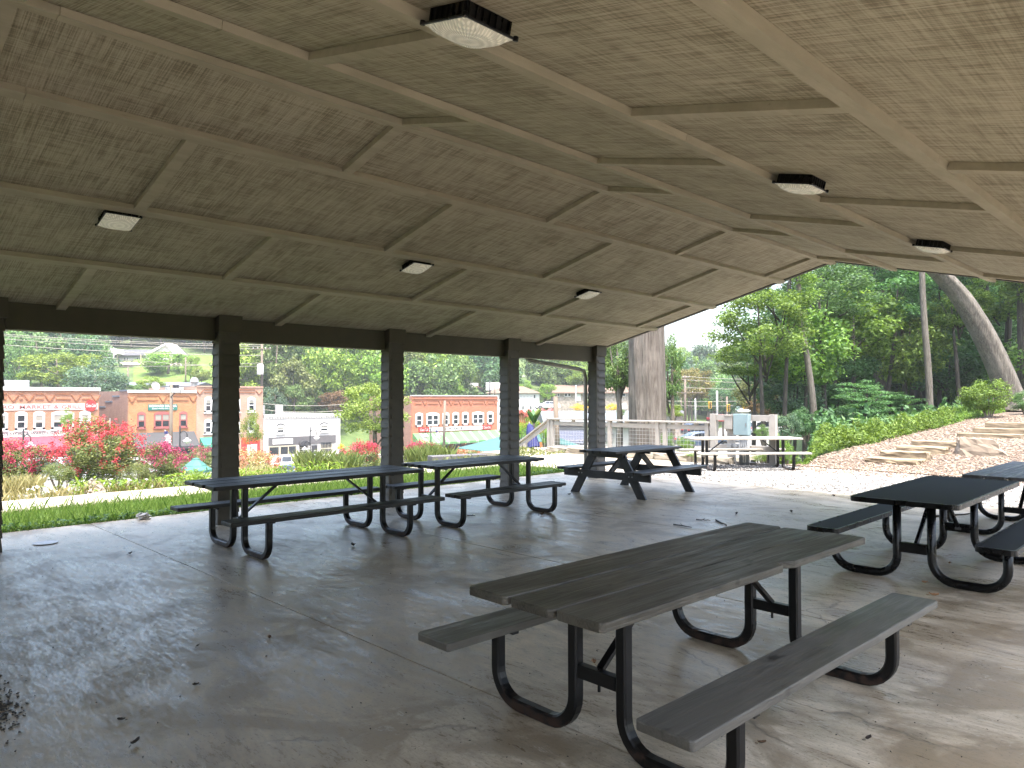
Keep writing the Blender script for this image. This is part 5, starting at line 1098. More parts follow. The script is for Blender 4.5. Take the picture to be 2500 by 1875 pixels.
# small flags on poles
for px, yt, yb, s, w in ((411, 1052, 1078, 60, 'on the brown pole by the charcoal awning'), (1069, 1050, 1068, 90, 'on the leaning pole by the striped awning')):
    a = ats(px, yt, s); b = ats(px, yb, s); o = empty('flag', b, YAW, 'small furled striped flag ' + w, 'flag', 'small street flags'); h = a.z - b.z; st = striped('flag_stripes', [(0., (.5, .06, .08)), (.5, (.62, .6, .6))], .16, 2)
    vs = [(-.25 + .12 * (j % 2) + .5 * i, -.1 * (i % 2) - .1, h * (1 - j / 4) - .35 * i * (1 - j / 5)) for j in range(5) for i in range(2)]; MB().add(vs, [(2 * j, 2 * j + 1, 2 * j + 3, 2 * j + 2) for j in range(4)]).build('cloth', st, o); MB().tube([(.3, 0, -.3), (-.3, 0, h + .1)], .025, 5).build('staff', MAT['oldwhite'], o); MB().box(-.26, .0, -.16, -.11, h * .72, h * .98).build('canton', MAT['navy'], o)
# teal umbrellas, sails, closed navy umbrella
def umbrella(label, px, yt, yr, w, s):
    c = ats(px, yr, s); top = ats(px, yt, s).z; R = w / 2 / FPX * s; g = P2(px, s).z; o = empty('parasol', (c.x, c.y, g), YAW + .2, label, 'parasol', 'teal parasols'); h = c.z - g; H_ = top - g; m = MB(); n = 8
    prof = [(0, H_), (R * .22, H_ - .06), (R * .24, H_ - .13), (R * .62, lerp(H_, h, .62)), (R * .66, lerp(H_, h, .72)), (R, h), (R * 1.0, h - .12)]; m.lathe(prof, n); m.build('canopy', MAT['teal'], o)
    MB().tube([(0, 0, -.3), (0, 0, H_)], .035, 8).build('pole', MAT['lampblack'], o); r_ = MB(); [r_.tube([(0, 0, H_ - .25), (R * .97 * math.cos(2 * PI * k / n), R * .97 * math.sin(2 * PI * k / n), h)], .012, 4) for k in range(n)]; r_.build('rib', MAT['lampblack'], o)
umbrella('round teal parasol left of the second post', 478, 1117, 1146, 79, 40); umbrella('teal parasol half hidden behind the second post, on its right side', 588, 1110, 1132, 78, 42)
def sail(label, pts, n=14, sag=.35):
    A, B, C_ = [Vector(p) for p in pts]; m = MB(); idx = {}; vs = []
    for i in range(n + 1):
        for j in range(n + 1 - i):
            a, b = i / n, j / n; c = 1 - a - b; k = sag * 9 * a * b * c + sag * .5 * (a * b + b * c + c * a); q = A * a + B * b + C_ * c; ctr = (A + B + C_) / 3; e = 1 - .42 * (a * b * 4 * (c < .01) + b * c * 4 * (a < .01) + c * a * 4 * (b < .01)) * .35; idx[(i, j)] = len(vs); vs.append(ctr + (q - ctr) * e - Vector((0, 0, k * .4)))
    fs = []
    for i in range(n):
        for j in range(n - i):
            fs.append((idx[(i, j)], idx[(i + 1, j)], idx[(i, j + 1)]))
            if j < n - i - 1: fs.append((idx[(i + 1, j)], idx[(i + 1, j + 1)], idx[(i, j + 1)]))
    o = empty('shade_sail', (A.x, A.y, A.z), 0, label, 'shade sail', 'teal shade sails'); mm = m.add([v - A for v in vs], fs).build('cloth', MAT['sail'], o); shade(mm.data); so_ = mm.modifiers.new('cloth', 'SOLIDIFY'); so_.thickness = .02
    for q in (A, B, C_): g = tzf(q.x, q.y); MB().tube([(q.x - A.x, q.y - A.y, g - A.z - .3), (q.x - A.x, q.y - A.y, q.z - A.z + .15)], .06, 8).build('mast', MAT['lampblack'], o)
sail('large teal triangular shade sail reaching behind the fourth post from the right garden', (ats(1112, 1095, 30), ats(1300, 1040, 40), ats(1262, 1122, 27)))
sail('teal shade sail hanging behind the stair rail', (ats(1256, 1072, 42), ats(1336, 1054, 40), ats(1440, 1095, 34)), sag=.2)
c = ats(1300, 1082, 27); o = empty('closed_parasol', c, 0, 'navy blue folded parasol leaning beyond the stair rail', 'parasol'); MB().lathe([(.02, .75), (.1, .68), (.17, .45), (.22, .1), (.26, -.15), (.2, -.1), (.0, .1)], 9).build('canopy', MAT['navy'], o); MB().tube([(0, 0, -1.5), (0, 0, .8)], .025, 6).build('pole', MAT['cream'], o); o.rotation_euler = (.0, -.22, 0)
# ------------------------------------------------------------------ planting
def crape(label, x0, x1, yt, yb, s, bl='pink', nbl=700, seed=1, leaf='olive', key='shrub0'):
    cx = (x0 + x1) / 2; g = P2(cx, s); top = ats(cx, yt, s).z; bot = ats(cx, yb, s).z; cr = (x1 - x0) / 2 / FPX * s; ch = (top - bot) / 2; gz = min(g.z, bot - .1)
    t = empty('crape_myrtle', (g.x, g.y, gz), 0, label, 'flowering shrub', 'pink crape myrtles'); r = random.Random(seed); m = MB(); cz = (top + bot) / 2 - gz
    for k in range(7): a = r.uniform(0, 6.28); m.tube([(0, 0, -.3), (math.cos(a) * cr * .3, math.sin(a) * cr * .3, cz * .6), (math.cos(a) * cr * .75, math.sin(a) * cr * .75, cz + ch * r.uniform(-.1, .6))], [.05, .035, .01], 5)
    m.build('stems', MAT['greybark'], t); link('foliage', colored(key, leaf), None, t, (0, 0, cz - ch * .12), (0, 0, r.uniform(0, 6)), (cr * 1.05, cr * 1.05, ch * 1.12))
    link('foliage', colored('shrub1' if key == 'shrub0' else 'shrub0', leaf), None, t, (0, 0, cz - ch * .6), (0, 0, r.uniform(0, 6)), (cr * 1.1, cr * 1.1, ch * .75))
    rg = np.random.default_rng(seed); n = nbl // 12; d = nrm(rg.normal(size=(n, 3)) + [0, 0, .45]); C = d * rg.uniform(.62, 1.0, (n, 1)) * [cr, cr, ch] + [0, 0, cz]; q = rg.integers(0, n, nbl * 3)
    sz = .03 + .0012 * s; P = C[q] + rg.normal(size=(len(q), 3)) * [sz, sz, sz * 1.35]; N = nrm(rg.normal(size=P.shape)); V = leaves(P, N, .017 + .0004 * s, .013 + .0004 * s, rg)
    link('blossom', quads('blossom', V), L[bl], t)
crape('pink crape myrtle at the far left, beside the first post', -30, 128, 1072, 1172, 24, 'pink', 900, 1)
crape('largest pink crape myrtle, in front of the gap between the two brick shops', 132, 352, 1016, 1172, 25, 'pink', 2000, 2)
crape('pink crape myrtle in front of the charcoal awning', 330, 452, 1080, 1178, 28, 'pink', 900, 3)
crape('distant pink crape myrtle behind the round teal parasol', 425, 545, 1090, 1150, 52, 'pink', 500, 4)
crape('browning crape myrtle right of the second post, coral and pink', 540, 688, 1094, 1190, 27, 'coral', 1100, 5, 'straw', 'shrub1')
crape('pink crape myrtle under the yellow-green maple', 838, 940, 1080, 1140, 34, 'pink', 800, 6, 'olive', 'shrub1')
crape('pink crape myrtle in front of the striped awning', 985, 1085, 1078, 1130, 34, 'pink', 700, 7, 'olive')
crape('low pink crape myrtle below the teal shade sail', 1085, 1225, 1096, 1130, 40, 'coral', 900, 8, 'olive', 'shrub1')
crape('small pink crape myrtle sprig at the third post', 800, 880, 1112, 1150, 28, 'pink', 350, 9, 'lime')
def strappy(label, px, yt, yb, s, w, n=420, leaf='olive'):
    g = P2(px, s); top = ats(px, yt, s).z; gz = ats(px, yb, s).z; h = top - gz; r = w / 2 / FPX * s; V = blades(n, -r, r, -r, r, h * .6, h * 1.1, .012, .75, 0); 
    V[:, :, 2] -= np.minimum(V[:, 0, 2], V[:, 1, 2])[:, None]; t = tag(link('ornamental_grass', quads('ornamental_grass', V), L[leaf], None, (g.x, g.y, gz)), label, 'ornamental grass', 'clumps of ornamental grass'); return t
strappy('tall strappy green clump right of the parked white cars', 770, 1098, 1150, 22, 70); strappy('strappy green clump beside the third post', 845, 1104, 1150, 22, 60); strappy('broad olive clump in front of the striped awning', 1045, 1086, 1128, 24, 95, 700); strappy('pale clump of dry grass below the second parasol', 610, 1140, 1190, 22, 120, 600, 'straw'); strappy('straw clump at the far left bed', 40, 1160, 1205, 19, 90, 500, 'straw')
def bush(label, x0, x1, yt, yb, s, leaf='green', key='shrub0', name='shrub', cat='shrub', group=None):
    cx = (x0 + x1) / 2; g = P2(cx, s); top = ats(cx, yt, s).z; bot = ats(cx, yb, s).z; cr = (x1 - x0) / 2 / FPX * s; ch = (top - bot) / 2; t = empty(name, (g.x, g.y, bot), 0, label, cat, group); r = random.Random(int(x0))
    m = MB(); [m.tube([(0, 0, -.3), (math.cos(a) * cr * .5, math.sin(a) * cr * .5, ch * 1.2)], [.03, .01], 5) for a in (0, 1.3, 2.5, 3.8, 5)]; m.build('stems', MAT['bark'], t); link('foliage', colored(key, leaf), None, t, (0, 0, ch), (0, 0, r.uniform(0, 6)), (cr, cr, ch)); return t
bush('low green shrub between the left crape myrtles', 95, 190, 1128, 1180, 22, 'olive'); bush('low green shrub right of the largest crape myrtle', 290, 380, 1130, 1180, 23, 'olive', 'shrub1'); bush('low straw-green shrub under the round parasol', 430, 520, 1152, 1190, 21, 'lime', 'shrub1')
bush('small yellow-flowered shrub in front of the white cars', 718, 748, 1140, 1152, 40, 'goldflower')
bush('yellow-green bush behind the third post', 820, 842, 1082, 1100, 60, 'goldflower', 'shrub1')
bush('golden shrub on the lawn of the stone house', 1393, 1440, 984, 1006, 92, 'goldflower'); bush('golden shrub right of the last post, below the stone house', 1476, 1512, 984, 1006, 92, 'goldflower', 'shrub1'); bush('dark green shrub at the corner of the stone house', 1424, 1446, 968, 990, 100, 'green'); bush('leafy shrub before the pale metal roof', 1502, 1530, 998, 1018, 40, 'green', 'shrub1')
bush('bright green bush behind the stair rail', 1262, 1330, 1014, 1085, 33, 'lime'); bush('lime bush left of the folded navy parasol', 1252, 1286, 1030, 1080, 31, 'lime', 'shrub1')
m = MB(); g = P2(1303, 31); o = empty('banana_plant', (g.x, g.y, ats(1303, 1035, 31).z), 0, 'broad-leaved banana plant above the navy parasol', 'plant')
for k in range(9):
    a = k * 2.4; l_ = random.uniform(.5, .85); pts = []; w0 = .13
    for i in range(6): f = i / 5; pts.append((math.cos(a) * l_ * f * .55, math.sin(a) * l_ * f * .55, l_ * (f * 1.2 - .35 * f * f), w0 * math.sin(PI * min(.97, f + .08)) + .01))
    vs = []; [vs.extend([(x - math.sin(a) * w, y + math.cos(a) * w, z), (x, y, z - .02), (x + math.sin(a) * w, y - math.cos(a) * w, z)]) for x, y, z, w in pts]
    MB().add(vs, [(3 * i + j, 3 * i + j + 1, 3 * i + j + 4, 3 * i + j + 3) for i in range(5) for j in range(2)]).build('leaf', L['deep'] if k % 3 else L['olive'], o)
MB().tube([(0, 0, -1), (0, 0, .3)], [.08, .05], 7).build('stem', MAT['bark'], o)
bush('climbing green shrub behind the railing post', 1606, 1650, 1050, 1100, 24, 'green'); bush('leafy shrub beyond the railing beside the greige table', 1640, 1700, 1062, 1115, 21, 'ground', 'shrub1'); bush('green bush at the foot of the railing', 1664, 1716, 1104, 1128, 17.5, 'ground'); bush('green weeds under the rack', 1830, 1890, 1108, 1130, 17.6, 'ground', 'shrub1'); bush('vine-like shrub seen through the railing mesh', 1425, 1450, 1040, 1092, 27, 'green', 'shrub1')
bush('leafy shrub behind the open frame of the rack', 1838, 1885, 1036, 1075, 28, 'green')
# trees between pavilion and town
tree_px('yellow-green maple in front of the hill, between the second and third posts', 825, 1005, 922, 1082, 42, 'fine0', 'yellow', tr=.11, barkm='greybark', limbs=9, stems=2)
tree_px('thin young street tree in front of the salmon building', 588, 640, 1000, 1098, 66, 'shrub1', 'lime', tr=.06)
tree_px('slender young street tree in front of the market windows', 150, 182, 998, 1060, 55, 'shrub0', 'lime', tr=.06)
tree_px('small green tree with grey trunk left of the dead trunk', 1462, 1560, 812, 972, 30, 'near1', 'green', tr=.17, barkm='greybark', limbs=8)
tree_px('leafy green tree peeking out right of the dead trunk', 1600, 1668, 820, 990, 33, 'near2', 'green', tr=.14)
bush('white-flecked bush right of the dead trunk', 1610, 1676, 985, 1025, 40, 'lime', 'shrub1')
tree_px('gold-topped tree in front of the far ridge', 1645, 1738, 888, 985, 128, 'mid1', 'gold'); tree_px('broad green tree below the far ridge', 1690, 1800, 905, 1015, 132, 'mid2', 'green'); tree_px('dark green roadside tree behind the signals', 1730, 1800, 920, 1018, 124, 'mid0', 'deep')
tree_px('rust-tinged shrub tree right of the breaker box', 1826, 1905, 962, 1020, 60, 'mid2', 'rust'); tree_px('olive tree over the rust-tinged one', 1795, 1890, 905, 1010, 66, 'mid0', 'olive')
# hillside trees one can tell apart
T_ = [('wide yellow-green tree behind the market roof', 62, 238, 850, 950, 112, 'mid1', 'lime'), ('grey-green round tree between the two brick shops', 165, 298, 872, 985, 106, 'mid0', 'blue'), ('tall green tree at the far left hillside', 5, 75, 800, 955, 118, 'mid2', 'green'), ('tall pointed grey-green tree above the market', 150, 232, 806, 905, 140, 'mid0', 'blue'), ('leafy green tree behind the left end of the white house', 70, 160, 812, 880, 188, 'mid1', 'green'),
      ('spreading dark-trunked tree on the lawn', 358, 462, 852, 915, 150, 'mid2', 'lime'), ('small tree right of the lawn pole', 444, 486, 862, 925, 142, 'mid1', 'lime'), ('little yellowish tree at the lawn corner', 470, 516, 895, 935, 134, 'mid0', 'yellow'), ('green bush-like tree below the lawn', 340, 398, 918, 955, 118, 'mid0', 'lime'), ('rounded green shrub tree behind the office roof', 285, 345, 935, 965, 112, 'mid1', 'green'), ('golden tree behind the white house gable', 360, 445, 822, 862, 190, 'mid1', 'yellow'),
      ('bright green tree above the rust brick store', 1028, 1125, 910, 978, 135, 'mid1', 'lime'), ('bushy grey-green tree right of the salmon building', 640, 700, 945, 1020, 112, 'mid0', 'blue'), ('broad green tree behind the white shop, left', 690, 760, 930, 1015, 114, 'mid1', 'green'), ('rusty sumac-like tree behind the white shop', 780, 850, 948, 1012, 118, 'mid2', 'rust'), ('olive tree behind the white shop, right', 735, 800, 945, 1012, 120, 'mid0', 'green'),
      ('dark red maple above the stone house', 1346, 1382, 916, 942, 165, 'mid0', 'rust'), ('pale yellow-green tree by the unfinished house', 1316, 1356, 932, 978, 128, 'mid1', 'lime'), ('big leafy green tree above the stone house', 1378, 1450, 885, 948, 150, 'mid2', 'lime'), ('dark green tree behind the small grey house', 1300, 1352, 900, 945, 185, 'mid1', 'blue'), ('small tree in front of the grey house', 1268, 1300, 928, 960, 150, 'mid0', 'lime'),
      ('tall green tree left of the cypress row', 1095, 1150, 860, 960, 160, 'mid2', 'green')]
for q in T_: tree_px(*q, limbs=5)
for k in range(9):
    x = 1142 + k * 6.4; tree_px('slim yellow-green cypress in the row above the rust brick store', x - 4, x + 4.5, 886 + (k % 3) * 2 + k, 945, 158, 'cone%d' % (k % 2), 'lime', name='cypress', group='row of slim cypresses', limbs=0)
# the wooded hillside: individual trees along its front, the mass behind
cnt = 0; rr = random.Random(5)
keys = ['far0', 'far1', 'far2']; lv = ['green', 'deep', 'blue', 'green', 'lime', 'green', 'olive']
HS = [(226, 445, 180), (325, 540, 176), (288, 470, 136), (1144, 1190, 162), (1186, 1320, 152), (1246, 1306, 224), (1346, 1545, 152)]
def clear(px, s): # keep the lawns and the houses in sight
    if px < 226 and s < 175: return s > 120
    return not any(a - 14 < px < b + 14 and s < d for a, b, d in HS)
pts = []
for s in np.arange(112, 345, 7.):
    step = 7.2 / s * FPX; px = -260 + rr.uniform(0, step)
    while px < 1960:
        q = px + rr.uniform(-.35, .35) * step; ss = s + rr.uniform(-3, 3); t = (q - 1250) / FPX
        smin = 108 + 30 * min(1, max(0, (t + .35) / .35)) + 3
        if ss > smin and clear(q, ss) and not (q > 1560 and ss < 150): pts.append((q, ss))
        px += step
front = [p for p in pts if p[1] < 185]; rr.shuffle(front); front = front[:150]; rest = [p for p in pts if p not in set(front)]
for q, s in front:
    g = P2(q, s); h = rr.uniform(10, 17); lf_ = rr.choice(lv); bay = ('beyond the left edge of the view' if q < 0 else 'between the first and second posts' if q < 560 else 'between the second and third posts' if q < 955 else 'between the third and fourth posts' if q < 1245 else 'between the fourth and last posts' if q < 1450 else 'behind the railing' if q < 1700 else 'toward the dark wood'); tree({'green': 'mid-green', 'deep': 'dark green', 'blue': 'grey-green', 'lime': 'yellow-green', 'olive': 'olive'}[lf_] + ' tree on the wooded hillside, seen ' + bay, loc=g, h=h, cr=h * rr.uniform(.30, .42), ch=h * .43, key=rr.choice(['far0', 'far1', 'far2', 'mid0', 'mid1']), leaf=lf_, tr=.2, group='trees of the wooded hillside', limbs=2)
srcs = bpy.data.collections.new('forest_kinds')
for i, (k, lf) in enumerate((('far0', 'green'), ('far1', 'deep'), ('far2', 'green'), ('far0', 'blue'), ('far1', 'green'), ('far2', 'lime'))):
    o = bpy.data.objects.new('forest_kind', colored(k, lf)); srcs.objects.link(o)
me = bpy.data.meshes.new('forest'); vv = []
for q, s in rest: g = P2(q, s); vv.append((g.x, g.y, g.z))
me.from_pydata(vv, [], []); fo = tag(link('forest', me), 'dense green forest covering the hills behind the town', kind='stuff')
ng = bpy.data.node_groups.new('forest', 'GeometryNodeTree'); ng.interface.new_socket('Geometry', in_out='INPUT', socket_type='NodeSocketGeometry'); ng.interface.new_socket('Geometry', in_out='OUTPUT', socket_type='NodeSocketGeometry')
N_ = ng.nodes; gi = N_.new('NodeGroupInput'); go = N_.new('NodeGroupOutput'); ci = N_.new('GeometryNodeCollectionInfo'); ci.inputs[0].default_value = srcs; ci.inputs['Separate Children'].default_value = True; ci.inputs['Reset Children'].default_value = True
ip = N_.new('GeometryNodeInstanceOnPoints'); ip.inputs['Pick Instance'].default_value = True; rv = N_.new('FunctionNodeRandomValue'); rv.data_type = 'FLOAT_VECTOR'; rv.inputs[0].default_value = (4.2, 4.2, 5.2); rv.inputs[1].default_value = (6.2, 6.2, 8.2); rr2 = N_.new('FunctionNodeRandomValue'); rr2.data_type = 'FLOAT_VECTOR'; rr2.inputs[0].default_value = (0, 0, 0); rr2.inputs[1].default_value = (0, 0, 6.28); ri = N_.new('FunctionNodeRandomValue'); ri.data_type = 'INT'; ri.inputs[4].default_value = 0; ri.inputs[5].default_value = 5
sp = N_.new('GeometryNodeSetPosition'); sp.inputs['Offset'].default_value = (0, 0, 5.5)
ng.links.new(gi.outputs[0], sp.inputs[0]); ng.links.new(sp.outputs[0], ip.inputs['Points']); ng.links.new(ci.outputs[0], ip.inputs['Instance']); ng.links.new(rv.outputs[0], ip.inputs['Scale']); ng.links.new(rr2.outputs[0], ip.inputs['Rotation']); ng.links.new(ri.outputs[2], ip.inputs['Instance Index']); ng.links.new(ip.outputs[0], go.inputs[0])
md = fo.modifiers.new('forest', 'NODES'); md.node_group = ng

# ------------------------------------------------------------------ the dead trunk
def trunk_px(pts, s, r0, r1, barkm, label, name='tree', n=20, rough=.06, seed=0, group=None, cat='tree', knots=()):
    P = [ats(a, b, s) for a, b in pts]; base = P[0]; o = empty(name, base, 0, label, cat, group); P = [p - base for p in P]; r = random.Random(seed); K = 40; vs = []; ring = []
    lobes = [(r.uniform(0, 6.28), r.randint(3, 9), r.uniform(.3, 1)) for _ in range(5)]
    for i in range(K + 1):
        f = i / K * (len(P) - 1); a = min(int(f), len(P) - 2); u = f - a; p = [P[max(a - 1, 0)], P[a], P[a + 1], P[min(a + 2, len(P) - 1)]]
        q = .5 * ((2 * p[1]) + (-p[0] + p[2]) * u + (2 * p[0] - 5 * p[1] + 4 * p[2] - p[3]) * u * u + (-p[0] + 3 * p[1] - 3 * p[2] + p[3]) * u ** 3)
        rad = lerp(r0, r1, i / K) * (1 + .35 * max(0, 1 - i / 4) ** 2)
        for j in range(n):
            t = 2 * PI * j / n; k = 1 + rough * sum(w * math.sin(m_ * t + ph + .05 * i * m_ * .3) for ph, m_, w in lobes) * .5 + r.uniform(-.01, .01)
            for kf, kt, kr, ka in knots:
                dd = ((i / K - kf) / kr) ** 2 + ((((t - kt + PI) % (2 * PI)) - PI) / (kr * 9)) ** 2; k += ka * math.exp(-dd * 2)
            vs.append(q + Vector((math.cos(t), math.sin(t), 0)) * rad * k)
    fs = [(i * n + j, i * n + (j + 1) % n, (i + 1) * n + (j + 1) % n, (i + 1) * n + j) for i in range(K) for j in range(n)]
    MB().add(vs, fs).build('trunk', MAT[barkm], o, smooth=True); return o
trunk_px([(1583, 1160), (1582, 1000), (1580, 850), (1578, 720), (1570, 500)], 29, .74, .66, 'deadwood', 'huge bare dead tree trunk standing beyond the railing', n=72, rough=.10, seed=4, knots=((.48, 4.6, .03, .10), (.30, 4.2, .035, .09), (.63, 5.0, .03, .08), (.40, 5.2, .05, .05)))
# ------------------------------------------------------------------ woods on the right
GW = 'trees of the dark wood beyond the mulch'
lt = trunk_px([(2478, 1000), (2455, 935), (2418, 850), (2372, 765), (2325, 700), (2262, 640), (2180, 575)], 29, .50, .36, 'greybark', 'thick pale trunk leaning left at the top of the mulch slope', n=40, rough=.04, seed=2)
for nm, pts_, s, r0, r1, bk, lb in (('tree', [(1990, 1062), (1982, 960), (1968, 860), (1955, 790), (1950, 700), (1940, 560)], 31, .15, .09, 'greybark', 'slim pale-barked tree at the left edge of the wood'), ('tree', [(2271, 1016), (2266, 900), (2258, 800), (2252, 700), (2250, 560)], 34, .16, .12, 'greybark', 'straight mottled trunk in the middle of the wood'), ('tree', [(2152, 1010), (2148, 850), (2146, 700), (2140, 560)], 44, .30, .26, 'darkbark', 'thick dark trunk deep in the wood'), ('tree', [(1945, 1030), (1922, 985), (1885, 935), (1855, 915), (1820, 905)], 36, .16, .1, 'darkbark', 'mossy dark limb arching left out of the wood'), ('tree', [(2420, 960), (2412, 850), (2408, 700), (2406, 560)], 40, .16, .12, 'darkbark', 'thin dark trunk behind the leaning one'), ('tree', [(2085, 1040), (2090, 900), (2098, 720), (2100, 560)], 46, .2, .16, 'darkbark', 'dark straight trunk left of the thick one'), ('tree', [(2210, 1010), (2206, 880), (2200, 700)], 48, .14, .1, 'darkbark', 'thin trunk between the thick dark one and the mottled one')):
    trunk_px(pts_, s, r0, r1, bk, lb, n=14, rough=.03, seed=int(pts_[0][0]))
rw = random.Random(11); kk = ['near0', 'near1', 'near2', 'fine0', 'fine1']
def crown_at(label, px, py, s, rx, rz, key, leaf, name='tree', group=GW, limbs=5, tr=.12):
    c = ats(px, py, s); g = tzf(c.x, c.y); return tree(label, loc=Vector((c.x, c.y, g)), h=c.z + rz - g, cr=rx, ch=rz, cz=c.z - g, key=key, leaf=leaf, tr=tr, barkm='darkbark', group=group, limbs=limbs, name=name)
lb = 'leafy tree in the dark wood beyond the mulch slope'
for (px, py, s, rx, rz, key, leaf, lab) in [(1868, 800, 30, 2.3, 1.9, 'fine0', 'wood', 'airy green tree reaching left in front of the sky'), (1905, 690, 31, 2.0, 1.6, 'fine1', 'wood', 'upper boughs of a light tree against the roof edge'), (1830, 880, 33, 1.9, 1.1, 'fine1', 'wood', 'lower green boughs hanging toward the road'), (1960, 850, 33, 2.4, 2.2, 'near0', 'wood', None), (2010, 720, 34, 2.6, 1.8, 'fine0', 'hemlock', 'feathery dark tree under the roof peak'), (2080, 790, 36, 2.6, 2.3, 'near1', 'wood', None), (2160, 720, 37, 2.8, 2.0, 'fine1', 'hemlock', 'feathery dark tree right of the roof peak'), (2045, 930, 37, 2.2, 1.6, 'near2', 'deep', None), (2210, 850, 38, 2.4, 2.4, 'near0', 'wood', None), (2310, 900, 40, 2.6, 1.8, 'near1', 'deep', None), (2340, 760, 36, 1.6, 1.2, 'near2', 'wood', None), (2440, 720, 37, 2.2, 1.7, 'near0', 'wood', None), (2480, 830, 40, 2.2, 2.2, 'near1', 'deep', None), (2400, 960, 38, 1.9, 1.3, 'near2', 'deep', None), (1930, 960, 34, 1.7, 1.3, 'near0', 'blue', None), (2540, 900, 35, 2.4, 2.6, 'near1', 'wood', None), (2560, 720, 34, 2.4, 2.0, 'near2', 'wood', None), (2290, 700, 42, 2.8, 2.4, 'near0', 'hemlock', None), (1990, 1000, 38, 1.6, 1.0, 'near2', 'deep', None), (2130, 990, 44, 2.2, 1.4, 'near1', 'deep', None)]:
    crown_at(lab or lb, px, py, s, rx, rz, key, leaf, group=None if lab else GW)
for i in range(34):
    px = rw.uniform(1900, 2640); s = rw.uniform(46, 64); crown_at('tree deep in the dark wood on the right', px, rw.uniform(620, 960), s, rw.uniform(3, 4.6), rw.uniform(2.6, 4.4), rw.choice(kk[:3]), rw.choice(['deep', 'wood', 'deep', 'hemlock']), group='trees deep in the dark wood', limbs=2, tr=.16)
for i in range(26):
    px = rw.uniform(1930, 2700); s = rw.uniform(66, 90); crown_at('tree at the back of the dark wood on the right', px, rw.uniform(560, 960), s, rw.uniform(4, 6), rw.uniform(4, 6.5), rw.choice(['mid0', 'mid1', 'mid2']), 'deep', group='trees at the back of the dark wood', limbs=0, tr=.2)
for i in range(8): # canopy above the roof line that shades the wood and shows from beside
    px = rw.uniform(1950, 2640); s = rw.uniform(34, 52); crown_at('high crown of the dark wood above the roof edge', px, rw.uniform(420, 590), s, rw.uniform(3, 4.2), rw.uniform(2, 3), rw.choice(kk[:3]), 'wood', group='high crowns of the dark wood', limbs=2, tr=.18)
crown_at('drooping hemlock sapling at the wood edge', 2105, 975, 29, 1.35, .85, 'hem0', 'hemlock', name='hemlock', group=None); crown_at('feathery hemlock sapling right of the drooping one', 2185, 985, 31, 1.2, .7, 'hem1', 'hemlock', name='hemlock', group=None)
bush('bright yellow-green bush at the foot of the leaning trunk', 2352, 2472, 915, 1015, 26, 'ground', 'near0'); bush('green shrub at the right edge of the slope', 2470, 2540, 950, 1010, 27, 'fern', 'near1'); bush('grey-leaved shrub behind the rack', 1885, 1960, 1005, 1085, 25, 'blue', 'near2'); bush('dark shrub beside the grey-leaved one, at the wood edge', 1925, 2010, 990, 1075, 29, 'deep', 'near1'); bush('bright weeds at the right foot of the rack', 1884, 1945, 1070, 1132, 17.4, 'ground', 'shrub1'); bush('lime bush under the stair rail', 1312, 1346, 1030, 1092, 29, 'lime'); bush('ferny shrub at the wood edge', 2150, 2215, 1012, 1052, 25, 'fern', 'shrub0'); bush('ferny shrub in front of the mottled trunk', 2205, 2275, 1008, 1045, 26, 'fern', 'shrub1')
def patch(name, label, n, px0, px1, f0, f1, s_of, h, leaf, size, el):
    a = rng.uniform(0, 1, n); b = rng.uniform(0, 1, n); px = px0 + a * (px1 - px0); s = s_of(px); s = s + (f0 + (f1 - f0) * b); r = (px - 1250) / FPX * s; x = s * AX[0] + r * RX[0]; y = s * AX[1] + r * RX[1]
    hh = h * np.clip(.6 + .5 * np.sin(x * 3.1) * np.sin(y * 2.3) + .25 * np.sin(x * 7 + y * 5), .15, 1.3); P = np.stack([x, y, tz(x, y) + .05 + rng.uniform(0, 1, n) ** .7 * hh], 1); N = nrm(rng.normal(size=(n, 3)) * .7 + [0, 0, .5]); return tag(link(name, quads(name, leaves(P, N, size, size * el, rng)), L[leaf]), label, kind='stuff')
edge = lambda px: np.interp(px, [1900, 1930, 2140, 2300, 2420, 2560], [16.9, 17.6, 19.7, 23.2, 27, 33])
patch('ground_cover', 'lush yellow-green ground cover along the mulch edge', 30000, 1895, 2330, .1, 4.2, edge, .5, 'ground', .056, .36); patch('ground_cover', 'low green ground cover at the top of the slope', 11000, 2270, 2540, .1, 4, edge, .38, 'ground', .055, .38); patch('ground_cover', 'ferny undergrowth at the wood edge', 9000, 1900, 2540, 2.8, 8, edge, .6, 'fern', .09, .35); patch('undergrowth', 'dark undergrowth inside the wood', 12000, 1880, 2560, 7, 20, edge, 1.0, 'deep', .14, .5)
# ------------------------------------------------------------------ litter on the floor
def leaf_scrap(label, px, py, size, col, name='dead_leaf', cat='dead leaf', seed=0, group='dead leaves on the concrete floor'):
    p = onz(px, py); r = random.Random(seed); m = MB(); n = 7; vs = []
    for i in range(n):
        f = i / (n - 1); w = size * .5 * math.sin(PI * min(.96, f + .06)) * r.uniform(.7, 1.1); l_ = (f - .5) * size * 1.7; cu_ = size * .5 * (2 * f - 1) ** 2 + .004
        vs += [(l_, -w, cu_ + w * .8 + r.uniform(0, .004)), (l_, 0, cu_ * .6 + .003), (l_, w, cu_ + w * .9 + r.uniform(0, .004))]
    m.add(vs, [(3 * i + j, 3 * i + j + 1, 3 * i + j + 4, 3 * i + j + 3) for i in range(n - 1) for j in range(2)]); m.tube([(size * .8, 0, size * .2), (size * 1.3, r.uniform(-.01, .01), .006)], size * .04 + .0008, 4)
    o = m.build(name, col, None, loc=(p.x, p.y, .002), rot=(0, 0, r.uniform(0, 6.28))); return tag(o, label, cat, group)
